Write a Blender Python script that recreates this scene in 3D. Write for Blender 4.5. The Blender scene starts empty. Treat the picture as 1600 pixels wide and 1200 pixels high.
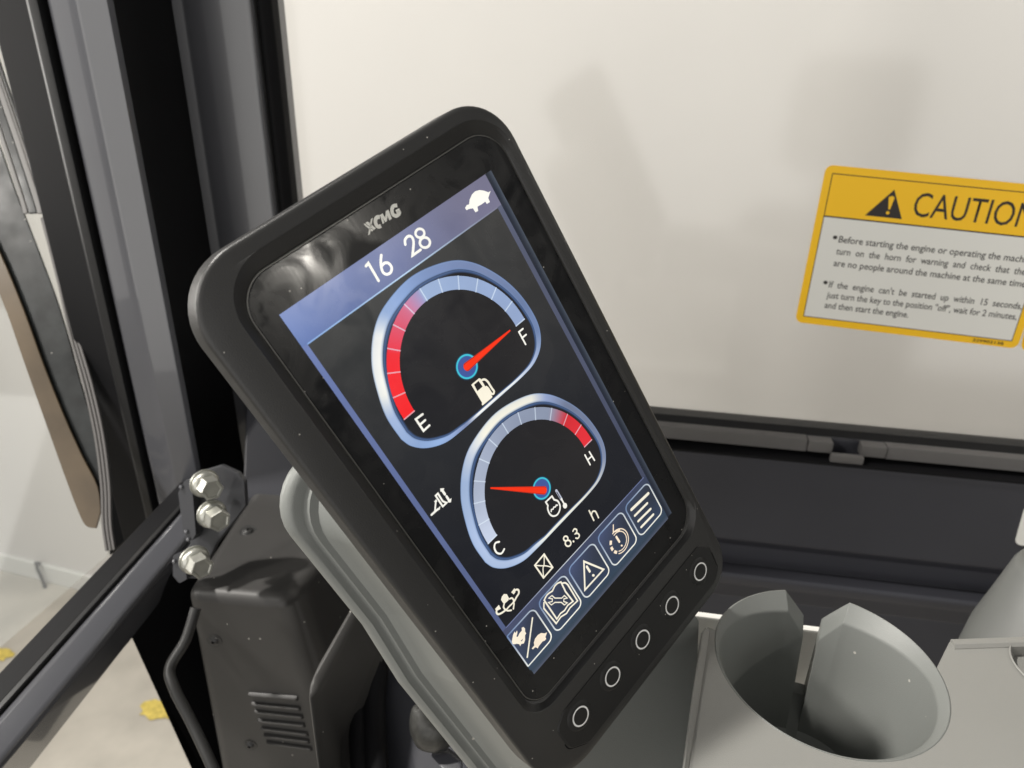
import bpy, bmesh, math, random
from mathutils import Vector, Matrix
from mathutils.geometry import tessellate_polygon
random.seed(4)
R_ = math.radians
sc = bpy.context.scene
COL = sc.collection

# ------------------------------------------------------------------ camera
F = 1128.0                                   # focal length for a picture 1600 wide
def unit(v): v = Vector(v); return v.normalized()
_up = -unit((740-800, 3015-600, F))          # plumb lines of the cab meet here
_x = unit((8040, 600, -F)); _x = (_x - _up*_x.dot(_up)).normalized()
_y = _up.cross(_x)
RW = Matrix((_x, _y, _up))                   # view axes -> cab axes (x right, y to the side window, z up)
cam_d = bpy.data.cameras.new('camera'); cam = bpy.data.objects.new('camera', cam_d); COL.objects.link(cam)
bx, by, bz = RW @ Vector((1,0,0)), RW @ Vector((0,-1,0)), RW @ Vector((0,0,-1))
cam.matrix_world = Matrix(((bx[0],by[0],bz[0],0),(bx[1],by[1],bz[1],0),(bx[2],by[2],bz[2],0),(0,0,0,1)))
cam_d.sensor_width = 36; cam_d.lens = 36*F/1600
cam_d.clip_start = 0.01; cam_d.clip_end = 60
cam_d.dof.use_dof = True; cam_d.dof.focus_distance = 0.27; cam_d.dof.aperture_fstop = 17
sc.camera = cam

# ------------------------------------------------------------------ world, lamps, exposure
w = bpy.data.worlds.new('World'); sc.world = w; w.use_nodes = True
bg = w.node_tree.nodes['Background']
bg.inputs['Color'].default_value = (1.0, 0.98, 0.95, 1); bg.inputs['Strength'].default_value = 0.20
sc.view_settings.view_transform = 'Standard'; sc.view_settings.look = 'None'
sc.view_settings.exposure = 0.0; sc.view_settings.gamma = 1.0

def lamp(name, loc, target, sx, sy, watts, color=(1,.96,.9), spread=180):
    d = bpy.data.lights.new(name, 'AREA'); d.shape = 'RECTANGLE'; d.size = sx; d.size_y = sy
    d.energy = watts; d.color = color; d.spread = R_(spread)
    o = bpy.data.objects.new(name, d); COL.objects.link(o)
    o.location = loc
    o.rotation_euler = (Vector(target)-Vector(loc)).to_track_quat('-Z','Y').to_euler()
    return o
lamp('hall_or_fill_lamp', (-1.60,0.24,2.20), (0.0,0.25,-0.25), .12, .12, 98)         # ceiling lamp over the windscreen
lamp('hall_or_fill_lamp', (-1.60,-0.80,0.95), (0.0,0.25,-0.25), .20, .20, 20)        # left of the cab
lamp('hall_or_fill_lamp', (-2.25,-1.85,0.0), (-.35,0.48,-0.1), 1.2, 2.2, 9, (1,.97,.93))  # unseen panel in place of bright hall walls, added for the pillar reflections
lamp('hall_or_fill_lamp', (0.1,-2.8,-0.3), (0.1,0.5,-0.3), 5.0, 2.6, 54, (1,.975,.94))  # added light panel standing in for the bright hall behind
lamp('hall_or_fill_lamp', (-.65,1.40,1.9), (-.3,.2,-.34), 1.6, .6, 6)
lamp('hall_or_fill_lamp', (-2.6,.68,0.05), (-.1,0.2,-0.1), 1.0, 1.2, 30)  # unseen fill added to brighten the left side of the monitor casing
lamp('hall_or_fill_lamp', (2.50,-0.93,0.98), (-.05,0.2,-.03), .14, .07, 5.5, (1,.95,.86))
lamp('hall_or_fill_lamp', (1.7,0.95,0.8), (0.45,1.75,-0.75), .6, .6, 17)  # fill added to lift the lower right of the wall
lamp('hall_or_fill_lamp', (-.53,1.66,1.5), (-.304,.318,-.34), .12, .07, .7, (1,.86,.68))

# ------------------------------------------------------------------ measuring helpers
def W(px, py, X=None, Y=None, Z=None, d=None):
    r = RW @ Vector(((px-800)/F, (py-600)/F, 1.0))
    t = d if d is not None else (X/r[0] if X is not None else (Y/r[1] if Y is not None else Z/r[2]))
    return r*t

# ------------------------------------------------------------------ materials
def lin(c):
    return tuple((x/255/12.92 if x/255 <= .04045 else ((x/255+.055)/1.055)**2.4) for x in c)
def mat(name, color, rough=.5, metal=0, spec=.5, coat=0, coat_rough=.05, bump=0, bscale=400, vary=0, vscale=8,
        rvary=0, rscale=20, specks=0):
    m = bpy.data.materials.new(name); m.use_nodes = True
    nt = m.node_tree; b = nt.nodes['Principled BSDF']; L = nt.links.new
    b.inputs['Base Color'].default_value = (*color, 1); b.inputs['Roughness'].default_value = rough
    b.inputs['Metallic'].default_value = metal; b.inputs['Specular IOR Level'].default_value = spec
    b.inputs['Coat Weight'].default_value = coat; b.inputs['Coat Roughness'].default_value = coat_rough
    tc = nt.nodes.new('ShaderNodeTexCoord')
    def noise(s, det=4):
        n = nt.nodes.new('ShaderNodeTexNoise'); n.inputs['Scale'].default_value = s; n.inputs['Detail'].default_value = det
        L(tc.outputs['Object'], n.inputs['Vector']); return n
    if bump:
        n = noise(bscale, 3); bp = nt.nodes.new('ShaderNodeBump'); bp.inputs['Strength'].default_value = bump
        bp.inputs['Distance'].default_value = .0004
        L(n.outputs['Fac'], bp.inputs['Height']); L(bp.outputs['Normal'], b.inputs['Normal'])
    src = None
    if vary:
        n = noise(vscale, 5); mr = nt.nodes.new('ShaderNodeMapRange')
        mr.inputs['From Min'].default_value = .3; mr.inputs['From Max'].default_value = .7
        mr.inputs['To Min'].default_value = 1-vary; mr.inputs['To Max'].default_value = 1+vary
        L(n.outputs['Fac'], mr.inputs['Value'])
        mx = nt.nodes.new('ShaderNodeVectorMath'); mx.operation = 'SCALE'; mx.inputs[0].default_value = color
        L(mr.outputs['Result'], mx.inputs['Scale']); src = mx.outputs['Vector']
        L(src, b.inputs['Base Color'])
    if specks:                                  # grains of dust lying on the surface
        v = nt.nodes.new('ShaderNodeTexVoronoi'); v.inputs['Scale'].default_value = specks
        L(tc.outputs['Object'], v.inputs['Vector'])
        lt = nt.nodes.new('ShaderNodeMath'); lt.operation = 'LESS_THAN'; lt.inputs[1].default_value = .075
        L(v.outputs['Distance'], lt.inputs[0])
        sp = nt.nodes.new('ShaderNodeSeparateColor'); L(v.outputs['Color'], sp.inputs['Color'])
        gt = nt.nodes.new('ShaderNodeMath'); gt.operation = 'GREATER_THAN'; gt.inputs[1].default_value = .82
        L(sp.outputs['Red'], gt.inputs[0])
        mu = nt.nodes.new('ShaderNodeMath'); mu.operation = 'MULTIPLY'
        L(lt.outputs[0], mu.inputs[0]); L(gt.outputs[0], mu.inputs[1])
        mix = nt.nodes.new('ShaderNodeMix'); mix.data_type = 'RGBA'
        mix.inputs[6].default_value = (*color, 1); mix.inputs[7].default_value = (.5,.48,.44,1)
        if src: L(src, mix.inputs[6])
        L(mu.outputs[0], mix.inputs[0]); L(mix.outputs[2], b.inputs['Base Color'])
    if rvary:
        n = noise(rscale, 6); mr = nt.nodes.new('ShaderNodeMapRange')
        mr.inputs['From Min'].default_value = .3; mr.inputs['From Max'].default_value = .7
        mr.inputs['To Min'].default_value = max(.02, rough-rvary); mr.inputs['To Max'].default_value = rough+rvary
        L(n.outputs['Fac'], mr.inputs['Value']); L(mr.outputs['Result'], b.inputs['Roughness'])
    return m
M = {}
M['slate'] = mat('slate_gloss_paint', (.088,.090,.101), .26, coat=.75, coat_rough=.04, spec=.9, vary=.06, bump=.05, bscale=60)
M['slate'].node_tree.nodes['Principled BSDF'].inputs['Coat IOR'].default_value = 1.46
M['slate_panel'] = mat('slate_panel_paint', (.036,.037,.045), .42, spec=.4, vary=.08, bump=.12, bscale=900)
M['bracket'] = mat('bracket_paint', (.034,.035,.040), .5, coat=.12, vary=.1, bump=.15, bscale=200)
M['rubber'] = mat('black_rubber', (.006,.006,.007), .6, spec=.14, bump=.1, vary=.2)
M['seal'] = mat('seal_rubber', (.012,.012,.0125), .42, spec=.4, bump=.1)
M['black'] = mat('black_plastic_fine_grain', (.0255,.0253,.0250), .40, spec=.55, bump=.22, bscale=2600, vary=.06, vscale=30, specks=330)
M['pad'] = mat('keypad_rubber', (.012,.012,.012), .50, spec=.4, bump=.15, bscale=3000, specks=360)
M['cover'] = mat('charcoal_moulded_plastic', (.043,.0415,.040), .46, spec=.5, bump=.25, bscale=1500, vary=.08, vscale=14, specks=130)
M['grey'] = mat('grey_moulded_plastic', (.205,.214,.204), .42, spec=.45, bump=.25, bscale=2400, vary=.03, vscale=10, specks=120)
M['shaded_grey'] = mat('shaded_grey_plastic', (.13,.134,.128), .45, bump=.2, bscale=2000)  # the grey plastic darkened, shade of the turned-away housing put into its colour
M['console'] = mat('warm_grey_console_plastic', (.262,.261,.245), .46, spec=.4, bump=.28, bscale=2200, vary=.03, vscale=12)
M['zinc'] = mat('zinc_plated_steel', (.50,.50,.455), .38, metal=.8, bump=.2, bscale=500, vary=.12, vscale=120)
M['strip'] = mat('grey_channel_plastic', (.100,.096,.094), .5, vary=.06, vscale=40, bump=.1)
M['white'] = mat('white_wall_paint', (.570,.551,.530), .7, vary=.015, vscale=3)
M['whiteplastic'] = mat('white_plastic', (.88,.87,.83), .45)
M['base'] = mat('baseboard_paint', (.60,.60,.575), .5)
M['concrete'] = mat('concrete_floor', (.43,.405,.355), .6, vary=.16, vscale=5, bump=.2, bscale=60)
M['yellowpaint'] = mat('yellow_floor_paint', (.56,.44,.10), .6, vary=.25, vscale=60)
M['yellow'] = mat('yellow_vinyl', (.96,.56,.012), .42, spec=.4)
M['label'] = mat('silver_white_vinyl', (.76,.76,.72), .38)
M['ink'] = mat('black_ink', (.018,.014,.012), .5)
M['greyink'] = mat('grey_ink', (.028,.026,.025), .5)
M['film'] = mat('brown_edge_film', (.100,.072,.042), .3, spec=.5, vary=.25, vscale=25)
M['frit'] = mat('black_glass_border', (.018,.020,.020), .36, spec=.4, vary=.5, vscale=60, rvary=.08, rscale=40, specks=160)
M['lead'] = mat('grey_seal_lip', (.15,.143,.138), .42, spec=.5)
M['knob'] = mat('worn_dark_metal', (.05,.05,.047), .4, metal=.3, vary=.4, vscale=180, bump=.4, bscale=400)
M['print'] = mat('white_key_print', (.85,.85,.84), .5)
M['silver'] = mat('silver_print', (.85,.85,.80), .5, metal=.55, spec=.5)
M['rim'] = mat('glass_rim', (.10,.098,.09), .3, spec=.6)

def glass_mat(name, rough=.03, tint=(1,1,1)):
    m = bpy.data.materials.new(name); m.use_nodes = True; nt = m.node_tree; nt.nodes.clear(); L = nt.links.new
    out = nt.nodes.new('ShaderNodeOutputMaterial'); mix = nt.nodes.new('ShaderNodeMixShader')
    tr = nt.nodes.new('ShaderNodeBsdfTransparent'); tr.inputs['Color'].default_value = (*tint, 1)
    gl = nt.nodes.new('ShaderNodeBsdfGlossy'); gl.inputs['Roughness'].default_value = rough
    fr = nt.nodes.new('ShaderNodeFresnel'); fr.inputs['IOR'].default_value = 1.5
    L(fr.outputs[0], mix.inputs[0]); L(tr.outputs[0], mix.inputs[1]); L(gl.outputs[0], mix.inputs[2]); L(mix.outputs[0], out.inputs[0])
    return m
M['glass'] = glass_mat('clear_window_glass', .04, (.97,.98,.97))
M['hazyglass'] = glass_mat('slightly_dusty_window_glass', .11, (.97,.975,.97))

def screen_mat():
    """lit display under its cover glass: colour per vertex is what the screen gives off"""
    m = bpy.data.materials.new('lit_display'); m.use_nodes = True; nt = m.node_tree; L = nt.links.new
    b = nt.nodes['Principled BSDF']; b.inputs['Base Color'].default_value = (.004,.004,.005,1)
    b.inputs['Roughness'].default_value = .16; b.inputs['Specular IOR Level'].default_value = .35
    a = nt.nodes.new('ShaderNodeAttribute'); a.attribute_name = 'Col'
    tc = nt.nodes.new('ShaderNodeTexCoord'); n = nt.nodes.new('ShaderNodeTexNoise')
    n.inputs['Scale'].default_value = 38; n.inputs['Detail'].default_value = 7; L(tc.outputs['Object'], n.inputs['Vector'])
    mr = nt.nodes.new('ShaderNodeMapRange'); mr.inputs['From Min'].default_value = .3; mr.inputs['From Max'].default_value = .7
    mr.inputs['To Min'].default_value = .90; mr.inputs['To Max'].default_value = 1.10; L(n.outputs['Fac'], mr.inputs['Value'])
    sc_ = nt.nodes.new('ShaderNodeVectorMath'); sc_.operation = 'SCALE'
    L(a.outputs['Color'], sc_.inputs[0]); L(mr.outputs['Result'], sc_.inputs['Scale'])
    L(sc_.outputs['Vector'], b.inputs['Emission Color']); b.inputs['Emission Strength'].default_value = 1.0
    n2 = nt.nodes.new('ShaderNodeTexNoise'); n2.inputs['Scale'].default_value = 60; n2.inputs['Detail'].default_value = 8; n2.inputs['Distortion'].default_value = 1.0
    L(tc.outputs['Object'], n2.inputs['Vector']); m2 = nt.nodes.new('ShaderNodeMapRange')
    m2.inputs['From Min'].default_value = .35; m2.inputs['From Max'].default_value = .65; m2.inputs['To Min'].default_value = .12; m2.inputs['To Max'].default_value = .36
    L(n2.outputs['Fac'], m2.inputs['Value']); L(m2.outputs['Result'], b.inputs['Roughness'])
    return m
M['screen'] = screen_mat()
def cover_glass():
    """black border glass, smudged and finely scratched"""
    m = mat('display_cover_glass', (.006,.0062,.007), .20, spec=.4, specks=300)
    nt = m.node_tree; L = nt.links.new; b = nt.nodes['Principled BSDF']
    tc = nt.nodes.new('ShaderNodeTexCoord')
    n = nt.nodes.new('ShaderNodeTexNoise'); n.inputs['Scale'].default_value = 55; n.inputs['Detail'].default_value = 8
    n.inputs['Distortion'].default_value = 1.2; L(tc.outputs['Object'], n.inputs['Vector'])
    mr = nt.nodes.new('ShaderNodeMapRange'); mr.inputs['From Min'].default_value = .35; mr.inputs['From Max'].default_value = .65
    mr.inputs['To Min'].default_value = .12; mr.inputs['To Max'].default_value = .42
    L(n.outputs['Fac'], mr.inputs['Value']); L(mr.outputs['Result'], b.inputs['Roughness'])
    mp = nt.nodes.new('ShaderNodeMapping'); mp.inputs['Rotation'].default_value = (0,0,.6); mp.inputs['Scale'].default_value = (1,.06,1)
    L(tc.outputs['Object'], mp.inputs['Vector'])
    s = nt.nodes.new('ShaderNodeTexNoise'); s.inputs['Scale'].default_value = 900; s.inputs['Detail'].default_value = 2
    L(mp.outputs['Vector'], s.inputs['Vector'])
    bp = nt.nodes.new('ShaderNodeBump'); bp.inputs['Strength'].default_value = .03; bp.inputs['Distance'].default_value = .0002
    L(s.outputs['Fac'], bp.inputs['Height']); L(bp.outputs['Normal'], b.inputs['Normal'])
    return m
M['cglass'] = cover_glass()

# ------------------------------------------------------------------ mesh helpers
def tag(o, label=None, cat=None, group=None, kind=None):
    for k, v in (('label',label),('category',cat),('group',group),('kind',kind)):
        if v: o[k] = v
    return o
def empty(name, loc, label, cat, group=None, mw=None):
    o = bpy.data.objects.new(name, None); COL.objects.link(o); o.empty_display_size = .02
    if mw is not None: o.matrix_world = mw
    else: o.location = loc
    return tag(o, label, cat, group)
def link(name, me, m, parent=None, world=True):
    o = bpy.data.objects.new(name, me); COL.objects.link(o)
    if m and not me.materials: me.materials.append(m)
    if parent:
        o.parent = parent
        if world:
            top = parent
            while top.parent: top = top.parent
            if parent is top: o.matrix_parent_inverse = top_inv(top)
    return o
def top_inv(t):
    return (Matrix.LocRotScale(t.location, t.rotation_euler, t.scale)).inverted()
def mesh(name, vs, fs, m, parent=None, smooth=False, cols=None, world=True, bevel=0, bseg=2, fix=True):
    me = bpy.data.meshes.new(name); me.from_pydata([tuple(v) for v in vs], [], fs)
    if fix or bevel:
        bm = bmesh.new(); bm.from_mesh(me)
        if bevel:
            bmesh.ops.remove_doubles(bm, verts=bm.verts, dist=1e-6)
            bmesh.ops.recalc_face_normals(bm, faces=bm.faces)
            es = [e for e in bm.edges if len(e.link_faces) == 2 and e.calc_face_angle(0) > .35]
            bmesh.ops.bevel(bm, geom=es, offset=bevel, segments=bseg, profile=.6, affect='EDGES', clamp_overlap=True)
        if not cols: bmesh.ops.recalc_face_normals(bm, faces=bm.faces)
        bm.to_mesh(me); bm.free()
    if cols:
        ca = me.color_attributes.new('Col', 'FLOAT_COLOR', 'POINT')
        for i, c in enumerate(cols): ca.data[i].color = (*c, 1)
    if smooth:
        me.polygons.foreach_set('use_smooth', [True]*len(me.polygons))
        try: me.set_sharp_from_angle(angle=R_(38))
        except Exception: pass
    o = link(name, me, m, parent, world)
    if smooth:
        wn_ = o.modifiers.new('weighted_normal', 'WEIGHTED_NORMAL'); wn_.keep_sharp = True; wn_.weight = 60
    return o
def loft(loops, cap0=True, cap1=True, closed=True):
    n = len(loops[0]); vs = [v for l in loops for v in l]; fs = []
    for i in range(len(loops)-1):
        for j in range(n if closed else n-1):
            k = (j+1) % n
            fs.append((i*n+j, i*n+k, (i+1)*n+k, (i+1)*n+j))
    if cap0: fs.append(tuple(range(n))[::-1])
    if cap1: fs.append(tuple((len(loops)-1)*n+j for j in range(n)))
    return vs, fs
def rpoly(pts, radii, seg=8):
    """polygon with rounded corners"""
    out = []; n = len(pts)
    for i in range(n):
        p, a, b = Vector(pts[i]), Vector(pts[i-1]), Vector(pts[(i+1)%n])
        r = radii[i] if hasattr(radii,'__len__') else radii
        if r <= 0: out += [p]*1; continue
        d1, d2 = (a-p).normalized(), (b-p).normalized()
        ang = d1.angle(d2); t = r/math.tan(ang/2)
        t = min(t, (a-p).length*.49, (b-p).length*.49)
        r2 = t*math.tan(ang/2)
        c = p + (d1+d2).normalized()*(r2/math.sin(ang/2))
        s, e = p+d1*t-c, p+d2*t-c
        cr = s.x*e.y-s.y*e.x; aa = math.atan2(cr, s.x*e.x+s.y*e.y)
        for k in range(seg+1):
            t_ = aa*k/seg; out.append(c+Vector((s.x*math.cos(t_)-s.y*math.sin(t_), s.x*math.sin(t_)+s.y*math.cos(t_))))
    return out
def rrect(u0, v0, u1, v1, r, seg=8):
    r = r if hasattr(r,'__len__') else [r]*4      # TL TR BR BL
    return rpoly([(u0,v0),(u1,v0),(u1,v1),(u0,v1)], r, seg)
def box(name, lo, hi, m, parent=None, bevel=0, smooth=False):
    x0,y0,z0 = lo; x1,y1,z1 = hi
    vs = [(x0,y0,z0),(x1,y0,z0),(x1,y1,z0),(x0,y1,z0),(x0,y0,z1),(x1,y0,z1),(x1,y1,z1),(x0,y1,z1)]
    fs = [(0,3,2,1),(4,5,6,7),(0,1,5,4),(1,2,6,5),(2,3,7,6),(3,0,4,7)]
    return mesh(name, vs, fs, m, parent, bevel=bevel, smooth=smooth or bevel > 0)
def tube(name, pts, r, m, parent=None, n=12, sx=1.0):
    pts = [Vector(p) for p in pts]; loops = []; ref = None
    for i, p in enumerate(pts):
        t = (pts[min(i+1,len(pts)-1)]-pts[max(i-1,0)]).normalized()
        if ref is None: ref = t.orthogonal().normalized()
        ref = (ref - t*ref.dot(t)).normalized(); b = t.cross(ref)
        rr = r[i] if hasattr(r,'__len__') else r
        loops.append([p+ref*math.cos(a)*rr*sx+b*math.sin(a)*rr for a in [2*math.pi*k/n for k in range(n)]])
    vs, fs = loft(loops)
    return mesh(name, vs, fs, m, parent, smooth=True)
def smoothline(pts, k=6):
    P = [Vector(p) for p in pts]; out = []
    for i in range(len(P)-1):
        p0, p1, p2, p3 = P[max(i-1,0)], P[i], P[i+1], P[min(i+2,len(P)-1)]
        for j in range(k):
            t = j/k
            out.append(.5*((2*p1)+(p2-p0)*t+(2*p0-5*p1+4*p2-p3)*t*t+(3*p1-p0-3*p2+p3)*t**3))
    out.append(P[-1]); return out

# ------------------------------------------------------------------ HALL
floor_z = -2.0
xs = [-14, 14]; ys = [-12, 12]
tag(mesh('floor', [(xs[0],ys[0],floor_z),(xs[1],ys[0],floor_z),(xs[1],ys[1],floor_z),(xs[0],ys[1],floor_z)], [(0,1,2,3)], M['concrete']), kind='structure')
pa = W(0,889,Z=floor_z); pb = W(116,919,Z=floor_z); wd = (pb-pa); wd.z = 0; wd.normalize()
wn = Vector((-wd.y, wd.x, 0))
wall = empty('hall_wall', (0,0,0), 'plain white painted hall wall behind the side window and windscreen', 'wall')
def wallbox(name, s0, s1, z0, z1, t0, t1, m, bevel=0):
    vs = [];
    for z in (z0,z1):
        for s, t in ((s0,t0),(s1,t0),(s1,t1),(s0,t1)):
            p = pa + wd*s + wn*t; vs.append((p.x,p.y,z))
    return mesh(name, vs, [(0,3,2,1),(4,5,6,7),(0,1,5,4),(1,2,6,5),(2,3,7,6),(3,0,4,7)], m, wall, bevel=bevel)
wallbox('wall_face', -3, 9, floor_z, 2.2, .012, .14, M['white'])
wallbox('baseboard', -3, 9, floor_z, floor_z+.085, -.006, .012, M['base'], .004)
for px, py, r, lb in ((252,1108,.045,'yellow paint patch on the concrete floor right of the crossbar'),(-4,1022,.035,'yellow paint patch on the concrete floor at the left picture edge')):
    c = W(px,py,Z=floor_z+.004); n = 18
    vs = [(c.x+math.cos(a)*r*random.uniform(.7,1.25)*1.5, c.y+math.sin(a)*r*random.uniform(.7,1.2), floor_z+.004) for a in [2*math.pi*k/n for k in range(n)]]
    tag(mesh('floor_marking', vs, [tuple(range(n))], M['yellowpaint']), lb, 'floor marking', 'yellow marks on the floor')
h0 = W(68,880,Z=floor_z+.09)
hook = tube('cable_end', smoothline([h0+wn*-.02+Vector((0,0,.02)), h0-wn*.03, h0-wn*.035+Vector((.012,0,-.045)), h0-wn*.04+Vector((.02,0,-.088))]), [.012]*4+[.006]*15, M['black'])
tag(hook, 'short dark cable end sticking up at the foot of the white wall', 'cable')

# ------------------------------------------------------------------ SIDE WINDOW + PANEL
YW = .62
win = empty('side_window', (0.4,YW,-.3), 'large clear side window of the cab with black rubber seal', 'window')
zb = W(1100,650,Y=YW).z; xl = W(457,307,Y=YW).x
box('glass_pane', (xl-.01,YW,zb-.01), (1.1,YW+.005,1.2), M['hazyglass'], win)
# vertical seal, several lips
def vprof(name, pts, m, parent, z0=-.9, z1=1.2, bevel=0, smooth=False):
    vs, fs = loft([[(x,y,z0) for x,y in pts],[(x,y,z1) for x,y in pts]])
    return mesh(name, vs, fs, m, parent, bevel=bevel, smooth=smooth or bevel > 0)
def xprof(name, pts, m, parent, x0=-.30, x1=1.0, bevel=0):
    vs, fs = loft([[(x0,y,z) for y,z in pts],[(x1,y,z) for y,z in pts]])
    return mesh(name, vs, fs, m, parent, bevel=bevel, smooth=bevel > 0)
vprof('seal', [(xl-.004,YW-.012),(xl+.002,YW-.006),(xl+.002,YW+.008),(xl-.02,YW+.008),(xl-.02,YW-.012)], M['rubber'], win, zb-.02, 1.2, .002)
vprof('seal', [(xl-.011,YW-.02),(xl-.007,YW-.016),(xl-.007,YW-.009),(xl-.022,YW-.009),(xl-.022,YW-.02)], M['seal'], win, zb-.02, 1.2, .0015)
xprof('seal', [(YW-.006,zb+.001),(YW-.013,zb-.0035),(YW-.013,zb-.010),(YW+.01,zb-.010),(YW+.01,zb+.001)], M['seal'], win, xl-.01, 1.05, .0012)
# light channel strip with its clip
st = empty('channel_strip', (0.3,.6,-.32), 'light grey channel strip under the side window with a small stepped clip', 'trim strip')
Ys = .600
def zY(py, Y, px=1100): return W(px,py,Y=Y).z
z1, z2 = zY(667,Ys), zY(685,Ys)
xc0, xc1 = W(1300,690,Y=Ys).x, W(1342,694,Y=Ys).x
xprof('strip', [(Ys-.006,z1),(Ys-.007,z2),(Ys+.004,z2),(Ys+.004,z1)], M['strip'], st, -.2, xc0-.022, .001)
xprof('strip', [(Ys-.006,z1),(Ys-.007,z2),(Ys+.004,z2),(Ys+.004,z1)], M['strip'], st, xc1+.022, 1.0, .001)
for a, b in ((xc0-.0215,xc0-.0005),(xc1+.0005,xc1+.0215)):
    box('clip', (a,Ys-.0085,z2+.001), (b,Ys+.003,z1), M['strip'], st, .0015)
box('clip', (xc0-.0025,Ys-.0145,z2-.0045), (xc1+.0025,Ys-.009,z2+.0035), M['strip'], st, .0015)
# dark panel below: one long folded sheet
pn = empty('side_panel', (0.3,.58,-.5), 'dark slate cab side panel with folded ledges below the window', 'panel')
Yp = .585
prof = [(YW+.03, zb-.010),(YW-.004,zb-.010),(YW-.004,z1-.002),(Ys+.004,z1-.002),(Ys+.004,z2-.003),
        (Ys+.004,zY(706,Yp)),(Yp,zY(706,Yp)),(Yp,zY(712,Yp)),(Yp,zY(838,Yp)),(Yp+.010,zY(846,Yp)-.006),(Yp+.010,zY(874,Yp+.01)),
        (Yp-.012,zY(890,Yp-.012)),(Yp-.014,zY(897,Yp-.014)),(Yp-.012,zY(907,Yp-.012)),(Yp+.012,zY(925,Yp+.012)),(Yp+.012,-.95),(YW+.03,-.95)]
xprof('panel_sheet', prof, M['slate_panel'], pn, -.33, 1.0, .0022)
gap = box('gap_shade', (-.2,Yp-.0012,zY(706,Yp)-.001), (1.0,Ys+.003,zY(706,Yp)+.0012), M['rubber'], pn)  # black strip laid in for the shade on the ledge
lab = [W(x,y,Y=Yp-.003) for x,y in ((1604,792),(1660,796),(1648,862),(1587,853))]
lp = rpoly([(p.x,p.z) for p in lab], .006, 5)
vs, fs = loft([[(x,Yp-.0008,z) for x,z in lp],[(x,Yp-.0002,z) for x,z in lp]])
tag(mesh('white_label', vs, fs, M['label']), 'small blank white label with rounded corner on the dark panel at the right edge', 'label')

# ------------------------------------------------------------------ CAUTION STICKERS
def text_mesh(body, size, bold=0):
    c = bpy.data.curves.new('t', 'FONT'); c.body = body; c.size = size; c.offset = bold; c.resolution_u = 3
    o = bpy.data.objects.new('t', c); COL.objects.link(o)
    dg = bpy.context.evaluated_depsgraph_get(); me = bpy.data.meshes.new_from_object(o.evaluated_get(dg))
    bpy.data.objects.remove(o); bpy.data.curves.remove(c); me.materials.clear()
    return me
YS = YW-.0008
def sticker(TL, BL, BR, label, rows, full=True):
    TL, BL, BR = (W(*p, Y=YS) for p in (TL,BL,BR))
    e1, e2 = BR-BL, BL-TL
    s = empty('caution_sticker', TL, label, 'sticker', 'caution stickers on the side window')
    def P(a, b, k=0): q = TL+e1*a+e2*b; return (q.x, YS-k*.00012, q.z)
    def plate(name, a0,b0,a1,b1, r, m, k):
        asp = e1.length/e2.length
        pl = rrect(a0*asp,b0,a1*asp,b1,r,6)
        vs, fs = loft([[P(x/asp,y,k) for x,y in pl],[P(x/asp,y,k+.7) for x,y in pl]])
        return mesh(name, vs, fs, m, s)
    plate('yellow_border', 0,0,1,1,.045, M['yellow'], 0)
    plate('black_line', .032,.045,.968,.955,.004, M['ink'], 1)
    plate('yellow_header', .0355,.0505,.9645,.297,.003, M['yellow'], 2)
    plate('white_field', .0355,.306,.9645,.9495,.003, M['label'], 2)
    if not full: return s
    def put(name, body, a0, a1, b, cap, m, k=3.0, bold=.012):
        me = text_mesh(body, 1.0, bold)
        xs_ = [v.co.x for v in me.vertices]; x0, x1 = min(xs_), max(xs_)
        for v in me.vertices:
            a = a0+(v.co.x-x0)/(x1-x0)*(a1-a0); bb = b-v.co.y/.73*cap
            v.co = P(a, bb, k)
        o = link(name, me, m, s); return o
    put('heading', 'CAUTION', .398, .895, .247, .150, M['ink'], bold=.001)
    tri = [(.205,.272),(.302,.105),(.362,.272)]
    vs, fs = loft([[P(a,b,3) for a,b in tri],[P(a,b,3.5) for a,b in tri]]); mesh('warning_triangle', vs, fs, M['ink'], s)
    ex = [(.286,.150),(.300,.142),(.311,.150),(.303,.222),(.296,.222)]
    vs, fs = loft([[P(a,b,4) for a,b in ex],[P(a,b,4.5) for a,b in ex]]); mesh('exclamation_mark', vs, fs, M['yellow'], s)
    ci = [(.297+.0075*math.cos(t), .243+.010*math.sin(t)) for t in [k*math.pi/5 for k in range(10)]]
    vs, fs = loft([[P(a,b,4) for a,b in ci],[P(a,b,4.5) for a,b in ci]]); mesh('exclamation_mark', vs, fs, M['yellow'], s)
    for body, a0, a1, b, bull in rows:
        put('text_line', body, a0, a1, b, .043, M['greyink'])
        if bull:
            ci = [(a0-.018+.010*math.cos(t), b-.028+.012*math.sin(t)) for t in [k*math.pi/6 for k in range(12)]]
            vs, fs = loft([[P(a,c,3) for a,c in ci],[P(a,c,3.5) for a,c in ci]]); mesh('bullet', vs, fs, M['ink'], s)
    put('part_number', '329902138', .80, .935, .985, .020, M['ink'])
    return s
rows = [('Before starting the engine or operating the machine,', .118, .961, .452, 1),
        ('turn  on  the  horn  for  warning  and  check  that  there', .118, .961, .527, 0),
        ('are no people around the machine at the same time.', .118, .955, .602, 0),
        ('If  the  engine  can\'t  be  started  up  within  15  seconds,', .118, .962, .742, 1),
        ('just turn the key to the position "off", wait for 2 minutes,', .118, .955, .812, 0),
        ('and then start the engine.', .118, .495, .880, 0)]
sticker((1291,257),(1242,503),(1589,545), 'yellow and white CAUTION sticker with engine starting text on the side window', rows)
sticker((1652,281),(1594,548),(1940,600), 'second yellow bordered sticker cut off by the right picture edge', rows, full=False)

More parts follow.
